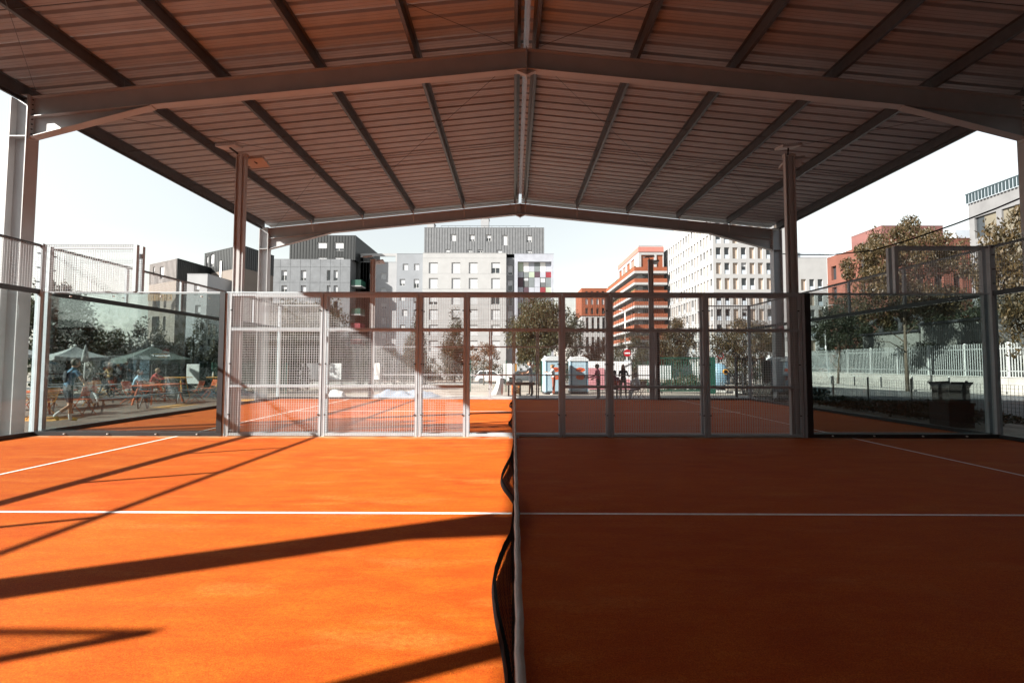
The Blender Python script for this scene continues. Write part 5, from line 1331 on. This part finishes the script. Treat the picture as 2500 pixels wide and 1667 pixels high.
# padel racket in his right hand
wr=wk.matrix_basis@(J['wriR']*.95) ; wr=V((wk.location.x,wk.location.y,wk.location.z))+Matrix.Rotation(wk.rotation_euler.z,3,'Z')@(J['wriR']*.95)
dv=Matrix.Rotation(wk.rotation_euler.z,3,'Z')@((J['wriR']-J['elbR']).normalized())
rk=root('padel_racket',wr,'white padel racket with dark marks held by the walking player','racket'); ax=(V((.45,.1,-1))).normalized()
sd_=V((.8,-.3,.25)); sd_=(sd_-ax*sd_.dot(ax)).normalized(); nn=ax.cross(sd_)
q=MB(); n=22; vs=[]
for k in (-.018,.018):
    for i in range(n):
        t=2*math.pi*i/n; u=.125*math.cos(t)*(1-.12*math.sin(t)); v_=.29+.15*math.sin(t) ; vs.append(sd_*u+ax*v_+nn*k)
q.add(vs,[tuple(range(n)),tuple(range(2*n-1,n-1,-1))]+[(i,n+i,n+(i+1)%n,(i+1)%n) for i in range(n)]); q.build('face',WHC,rk,local=True)
q=MB(); q.tube(-ax*.05,ax*.12,.016,n=8); q.build('grip',BLACK,rk,local=True)
q=MB(); q.tube(ax*.11,ax*.17+sd_*.05,.012,n=6); q.tube(ax*.11,ax*.17-sd_*.05,.012,n=6); q.build('throat',WHC,rk,local=True)
q=MB(); rg=random.Random(3)
for k in (-.0195,.0195):
    for i in range(7):
        c=sd_*rg.uniform(-.06,.06)+ax*(.29+rg.uniform(-.06,.08))+nn*k; q.bar(c,c+sd_*rg.uniform(.015,.05)+ax*rg.uniform(-.03,.03),.014,.002,up=nn)
q.build('print',NAVY,rk,local=True)
a=at(1296,965,25.2); person(a.x,25.2,78,'man in grey tee and pale shorts standing at the far fence rail',GRYT,LGT,WSHOE,HAIRB,1.02,lean=4,hipL=4,hipR=-6,shL=38,shR=30,elL=50,elR=55,nod=6,hairstyle='short')
a=at(1352,960,26.2); person(a.x,26.2,70,'woman in white top and rust skirt in front of the left portable toilet',WHC,RUSTS,WSHOE,HAIRB,.95,lean=6,shL=35,shR=30,elL=80,elR=85,nod=8,legs='long',sleeve='long',hairstyle='bun',extra=band(YELM))
a=at(1461,975,22.0); person(a.x,22.0,62,'standing man in pink jacket and dark cap beside the seated group',PNKJ,KHAK,DARK,HAIRD,.92,lean=3,shL=20,shR=15,elL=60,elR=50,legs='long',sleeve='long',cap=NAVY,nod=4)
a=at(1502,975,21.7); p8=V((a.x,21.7)); person(a.x,21.75,-8,'seated person in plum top on the orange chair',PNKD,NAVY,DARK,HAIRD,.98,seat=.46,hipL=82,hipR=80,kneeL=84,kneeR=80,lean=8,shL=30,shR=30,elL=40,elR=45,sleeve='long',legs='long')
a=at(1522,975,22.9); person(a.x,22.9,176,'dark haired woman with sunglasses facing the courts',NAVY,KHAK,DARK,HAIRD,.92,hipL=3,hipR=-3,shL=25,shR=22,elL=65,elR=70,sleeve='long',legs='long',hairstyle='long',glasses=True)
a=at(1560,975,21.6); p10=V((a.x,21.6)); person(a.x,21.7,40,'seated person in white on the dark red chair',WHC,LGT,WSHOE,HAIRB,.9,seat=.44,hipL=80,hipR=78,kneeL=80,kneeR=60,lean=14,shL=35,shR=30,elL=60,elR=55,nod=14,sleeve='long',legs='long')
person(-15.35,19.0,-62,'seated person in light blue shirt at the long orange table',SKYB,NAVY,DARK,HAIRB,.98,seat=.45,hipL=82,hipR=80,kneeL=84,kneeR=80,lean=16,shL=40,shR=45,elL=50,elR=40,nod=10,sleeve='short',legs='long')
person(-16.9,21.9,-75,'person in red hoodie leaning over a yellow high table',REDH,KHAK,DARK,HAIRF,.98,seat=.55,hipL=70,hipR=70,kneeL=70,kneeR=70,lean=24,shL=55,shR=50,elL=40,elR=45,nod=10,sleeve='long',legs='long')
person(-20.2,23.5,165,'woman in ochre top standing under the white parasol',OLVT,KHAK,DARK,HAIRF,.95,shL=25,shR=25,elL=70,elR=70,sleeve='long',legs='long',hairstyle='long')

# ------------------------------------------------------------------ terrace furniture
PROTO={}
def chair(x,y,rz,m,label,group='slatted metal chairs'):
    z=gz(y)
    if m.name in PROTO:
        r_=copy_tree(PROTO[m.name]); r_.location=(x,y,z); r_.rotation_euler.z=R(rz); r_['label']=label; r_['group']=group; return r_
    r_=root('slatted_chair',(0,0,0),label,'chair',group)
    for s in (-1,1):
        q=MB(); q.path([(s*.2,.24,0),(s*.2,-.12,.45),(s*.2,-.20,.60),(s*.2,-.27,.84)],.011,6); q.build('leg',m,r_,True,True)
        q=MB(); q.path([(s*.185,-.30,0),(s*.185,.20,.455)],.011,6); q.build('leg',m,r_,True,True)
    sl=MB().box(-.2,-.026,-.005,.2,.026,.005).mesh('slat',m)
    for i in range(6): link('slat',sl,r_,(0,.20-i*.066,.465))
    for i in range(4):
        o=link('slat',sl,r_,(0,-.205-.02*i,.60+i*.072)); o.rotation_euler.x=R(74)
    q=MB(); q.tube((-.2,-.28,.85),(.2,-.28,.85),.012,n=6); q.build('top_bar',m,r_,True,True)
    PROTO[m.name]=r_; r_.location=(x,y,z); r_.rotation_euler.z=R(rz); return r_
def table(x,y,rz,m,label,L=2.0,Wd=.75,h=.74,name='long_table',cat='table',top=None):
    z=gz(y); r_=root(name,(x,y,z),label,cat,rz=R(rz))
    q=MB(); q.box(-Wd/2,-L/2,h-.03,Wd/2,L/2,h); q.build('table_top',top or m,r_,local=True)
    for sx in (-1,1):
        for sy in (-1,1): q=MB(); q.bar((sx*(Wd/2-.02),sy*(L/2-.12),0),(sx*(Wd/2-.12),sy*(L/2-.3),h-.031),.045); q.build('leg',m,r_,local=True)
    for sy in (-1,1): q=MB(); q.bar((-(Wd/2-.10),sy*(L/2-.26),h-.1),((Wd/2-.10),sy*(L/2-.26),h-.1),.04); q.build('cross_bar',m,r_,local=True)
    return r_
def bench(x,y,rz,m,label,L=1.9):
    z=gz(y); r_=root('terrace_bench',(x,y,z),label,'bench',rz=R(rz))
    for i in range(3): q=MB(); q.box(-.17+i*.115,-L/2,.42,-.07+i*.115,L/2,.45); q.build('slat',m,r_,local=True)
    for sy in (-1,1):
        for sx in (-1,1): q=MB(); q.bar((sx*.16,sy*(L/2-.12),0),(sx*.12,sy*(L/2-.22),.419),.035); q.build('leg',m,r_,local=True)
    return r_
table(-13.95,18.5,2,ORNG,'long orange metal table in the middle of the terrace')
table(-14.0,13.7,0,ORNG,'long orange table half hidden behind the corner posts of the court')
table(-15.9,16.3,0,GREYM,'long grey table behind the walking player',2.2)
table(-16.2,19.6,0,GREYM,'grey table where the person in light blue sits',2.2)
table(-18.6,20.3,0,GREYM,'grey table under the white parasol',2.2)
bench(-12.75,15.3,-4,GREYM,'grey slatted bench nearest the walking player'); bench(-12.95,17.4,-4,GREYM,'grey slatted bench in front of the long orange table')
bench(-14.9,15.9,0,GREYM,'grey slatted bench beside the long grey table'); bench(-14.3,21.2,-28,GREYM,'grey bench by the yellow high tables')
table(-16.5,22.8,92,YELM,'yellow high table in front of the white board',1.5,.6,.98,'high_table','high table')
table(-15.0,24.0,90,YELM,'yellow high table with a white bottle on it',1.0,.6,.98,'high_table','high table')
b_=root('bottle',(-15.35,24.0,gz(24)+.98),'white bottle standing on the yellow high table','bottle'); q=MB(); q.path([(0,0,.001),(0,0,.16),(0,0,.20),(0,0,.27)],[.04,.04,.018,.016],10); q.build('glass',WPAINT,b_,True,True)
chair(-14.5,22.4,150,ORNG,'orange slatted chair standing apart beside the white bottle table')
for x,y,rz,m,lb in ((-14.75,18.2,-90,ORNG,'first orange chair on the far side of the long orange table'),(-14.75,18.95,-95,ORNG,'second orange chair on the far side of the long orange table'),
    (-14.7,19.7,-80,ORNG,'third orange chair on the far side of the long orange table'),(-13.2,19.5,95,ORNG,'orange chair at the far end of the long orange table'),
    (-15.4,17.3,-100,YELM,'yellow chair behind the near end of the long orange table'),(-16.9,17.0,-90,YELM,'yellow chair at the far side of the grey table'),
    (-16.9,16.2,-85,YELM,'yellow chair at the middle of the grey table'),(-16.9,15.4,-95,ORNG,'orange chair at the near end of the grey table'),
    (-14.9,13.4,-90,YELM,'yellow chair behind the orange table at the corner posts'),(-14.9,14.2,-90,ORNG,'orange chair behind the orange table at the corner posts'),
    (-13.2,13.2,90,YELM,'yellow chair in front of the orange table at the corner posts'),(-13.1,14.3,80,ORNG,'orange chair between the orange table and the walking player'),
    (-17.4,19.9,-90,YELM,'yellow chair behind the person in light blue'),(-15.4,19.05,-62,GREYM,'grey chair under the person in light blue'),
    (-17.0,21.85,-75,GREYM,'grey chair under the person in red hoodie'),(-17.5,20.8,-70,ORNG,'orange chair between the grey tables')):
    chair(x,y,rz,m,lb)
chair(p8.x,p8.y+.05,-8,ORNG,'orange slatted chair turned away behind the far fence','chairs behind the far fence')
chair(p10.x+.02,p10.y+.1,40,REDM,'dark red slatted chair turned away behind the far fence','chairs behind the far fence')
def parasol(x,y,rz,m,label,half=1.5,ze=1.85,za=2.45,val=.2):
    z=gz(y); r_=root('parasol',(x,y,z),label,'parasol',rz=R(rz)); ze-=z; za-=z
    c=[(-half,-half),(half,-half),(half,half),(-half,half)]; q=MB(); n=8; vs=[];fs=[]
    for k in range(4):
        a,b=V((*c[k],ze)),V((*c[(k+1)%4],ze)); ap=V((0,0,za)); base=len(vs)
        for j in range(n+1):
            t=j/n; l=a.lerp(ap,t); r2=b.lerp(ap,t)
            for i in range(n+1):
                s=i/n; p=l.lerp(r2,s); p.z-=.10*math.sin(math.pi*s)*(1-t)*.6+.10*math.sin(math.pi*t)*.5; vs.append(p)
        for j in range(n):
            for i in range(n): fs.append((base+j*(n+1)+i,base+j*(n+1)+i+1,base+(j+1)*(n+1)+i+1,base+(j+1)*(n+1)+i))
    N=len(vs); q.add(vs,fs); q.add([v-V((0,0,.012)) for v in vs],[f[::-1] for f in fs]); q.build('canopy',m,r_,True,True)
    q=MB()
    for k in range(4):
        a,b=V((*c[k],ze)),V((*c[(k+1)%4],ze)); vs=[];fs=[]
        for i in range(n+1):
            s=i/n; p=a.lerp(b,s); p.z-=.06*math.sin(math.pi*s); vs+=[p,p-V((0,0,val*(1+.1*math.sin(s*18))))]
        for i in range(n): fs.append((2*i,2*i+1,2*i+3,2*i+2))
        q.add(vs,fs); d_=(b-a).normalized(); nn_=V((d_.y,-d_.x,0))*-.008; q.add([v+nn_ for v in vs],[f[::-1] for f in fs])
    q.build('valance',m,r_,False,True)
    q=MB(); q.tube((0,0,0),(0,0,za+.05),.03,n=8); q.build('pole',WPAINT,r_,True,True); q=MB(); q.ell((0,0,za+.04),(.07,.07,.05),8,6); q.build('finial',WPAINT,r_,True,True)
    q=MB(); q.box(-.35,-.35,0,.35,.35,.07); q.build('base',CONC,r_,local=True)
    for cx,cyy in c: q=MB(); q.tube((0,0,za-.5),(cx*.97,cyy*.97,ze-.02),.012,n=5); q.build('rib',GALV,r_,local=True)
    return r_,ze,za
def lettering(txt,size,m,parent,mw,name='lettering',bold=.0,sx=1.0):
    cu=bpy.data.curves.new('t','FONT'); cu.body=txt; cu.size=size; cu.extrude=.002; cu.align_x='CENTER'; cu.offset=bold; cu.resolution_u=4
    ob=bpy.data.objects.new('t',cu); col.objects.link(ob); dg=bpy.context.evaluated_depsgraph_get(); dg.update()
    me=bpy.data.meshes.new_from_object(ob.evaluated_get(dg)); bpy.data.objects.remove(ob); me.name=name; me.materials.clear(); me.materials.append(m)
    for v in me.vertices: v.co.x*=sx
    o=link(name,me,parent); o.matrix_local=mw; return o
pr,ze,za=parasol(-18.5,24,53,PARAG,'large green parasol with white lettering over the terrace',1.34,1.72,2.36)
half=1.34; sl=math.atan2(za-ze,half); cz=ze+(za-ze)*.30; cyy=-half*(1-.30)
mw=Matrix.Translation((.10,cyy-.06,cz-.075))@Matrix.Rotation(sl,4,'X')
lettering('Tourtel',.28,WPAINT,pr,mw,bold=.012,sx=.92)
lettering('TWIST',.10,YELM,pr,Matrix.Translation((.13,cyy-.19,cz-.135))@Matrix.Rotation(sl,4,'X'),sx=1.3)
q=MB(); q.path([Matrix.Rotation(sl,3,'X')@V((.36*math.cos(t)*.9,.17*math.sin(t),0)) for t in [math.pi*(.15+.7*i/8) for i in range(9)]],.012,4); o=q.build('lettering_arc',YELM,pr,local=True); o.location=(.10,cyy+.04,cz-.02)
parasol(-20.6,22.0,59,PARAW,'white parasol left of the green one, with one sunlit panel',.95,1.8,2.28,.15)
parasol(-22.4,20.5,20,PARAW,'furthest left white parasol behind the corner post',1.2,1.9,2.4,.15)
r_=root('parasol',(-17.0,18.6,gz(18.6)),'closed white parasol hanging folded beside the white one','parasol'); q=MB(); q.tube((0,0,0),(0,0,2.25),.025,n=8); q.build('pole',WPAINT,r_,True,True)
q=MB(); q.path([(0,0,2.3),(0,0,2.1),(0,0,1.85),(0,0,1.65),(0,0,1.6)],[.02,.06,.10,.13,.08],9); q.build('canopy',PARAW,r_,True,True); q=MB(); q.box(-.25,-.25,0,.25,.25,.06); q.build('base',CONC,r_,local=True)
# board and green fence behind the terrace
a=at(454.5,936.5,26.2); b=at(487,888.5,26.2); r_=root('notice_board',((a.x+b.x)/2,26.2,gz(26)),'white board standing at the back of the terrace','notice board'); hw_=(b.x-a.x)/2
q=MB(); q.box(-hw_,-.02,a.z-gz(26),hw_,.02,b.z-gz(26)); q.build('panel',BOARD,r_,local=True)
for s in (-1,1): q=MB(); q.box(s*hw_-.02,.021,0,s*hw_+.02,.06,b.z-gz(26)); q.build('leg',DGREEN,r_,local=True)
r_=root('mesh_fence',(-15,26.5,gz(26)),'dark green fence panel right of the white board','fence')
for i in range(4):
    x=-17.0+i*1.4; q=MB(); q.box(x-.03,26.47,gz(26)-.1,x+.03,26.53,gz(26)+1.75); q.build('post',DGREEN,r_)
    if i<3: q=MB(); wires(q,'x',x,x+1.4,gz(26)+.05,gz(26)+1.7,26.5,.09,.006); q.build('mesh_panel',DGREEN,r_)
# bag, floor ball and low planter details on the terrace
r_=root('sports_bag',(-12.2,19.9,gz(20)),'dark sports bag lying on the terrace by the far end of the benches','bag'); q=MB(); q.ell((0,0,.15),(.34,.16,.15),12,8); q.build('bag_body',NAVY,r_,True,True); q=MB(); q.path([(-.2,0,.26),(-.1,0,.36),(.1,0,.36),(.2,0,.26)],.014,5); q.build('strap',BLACK,r_,True,True)
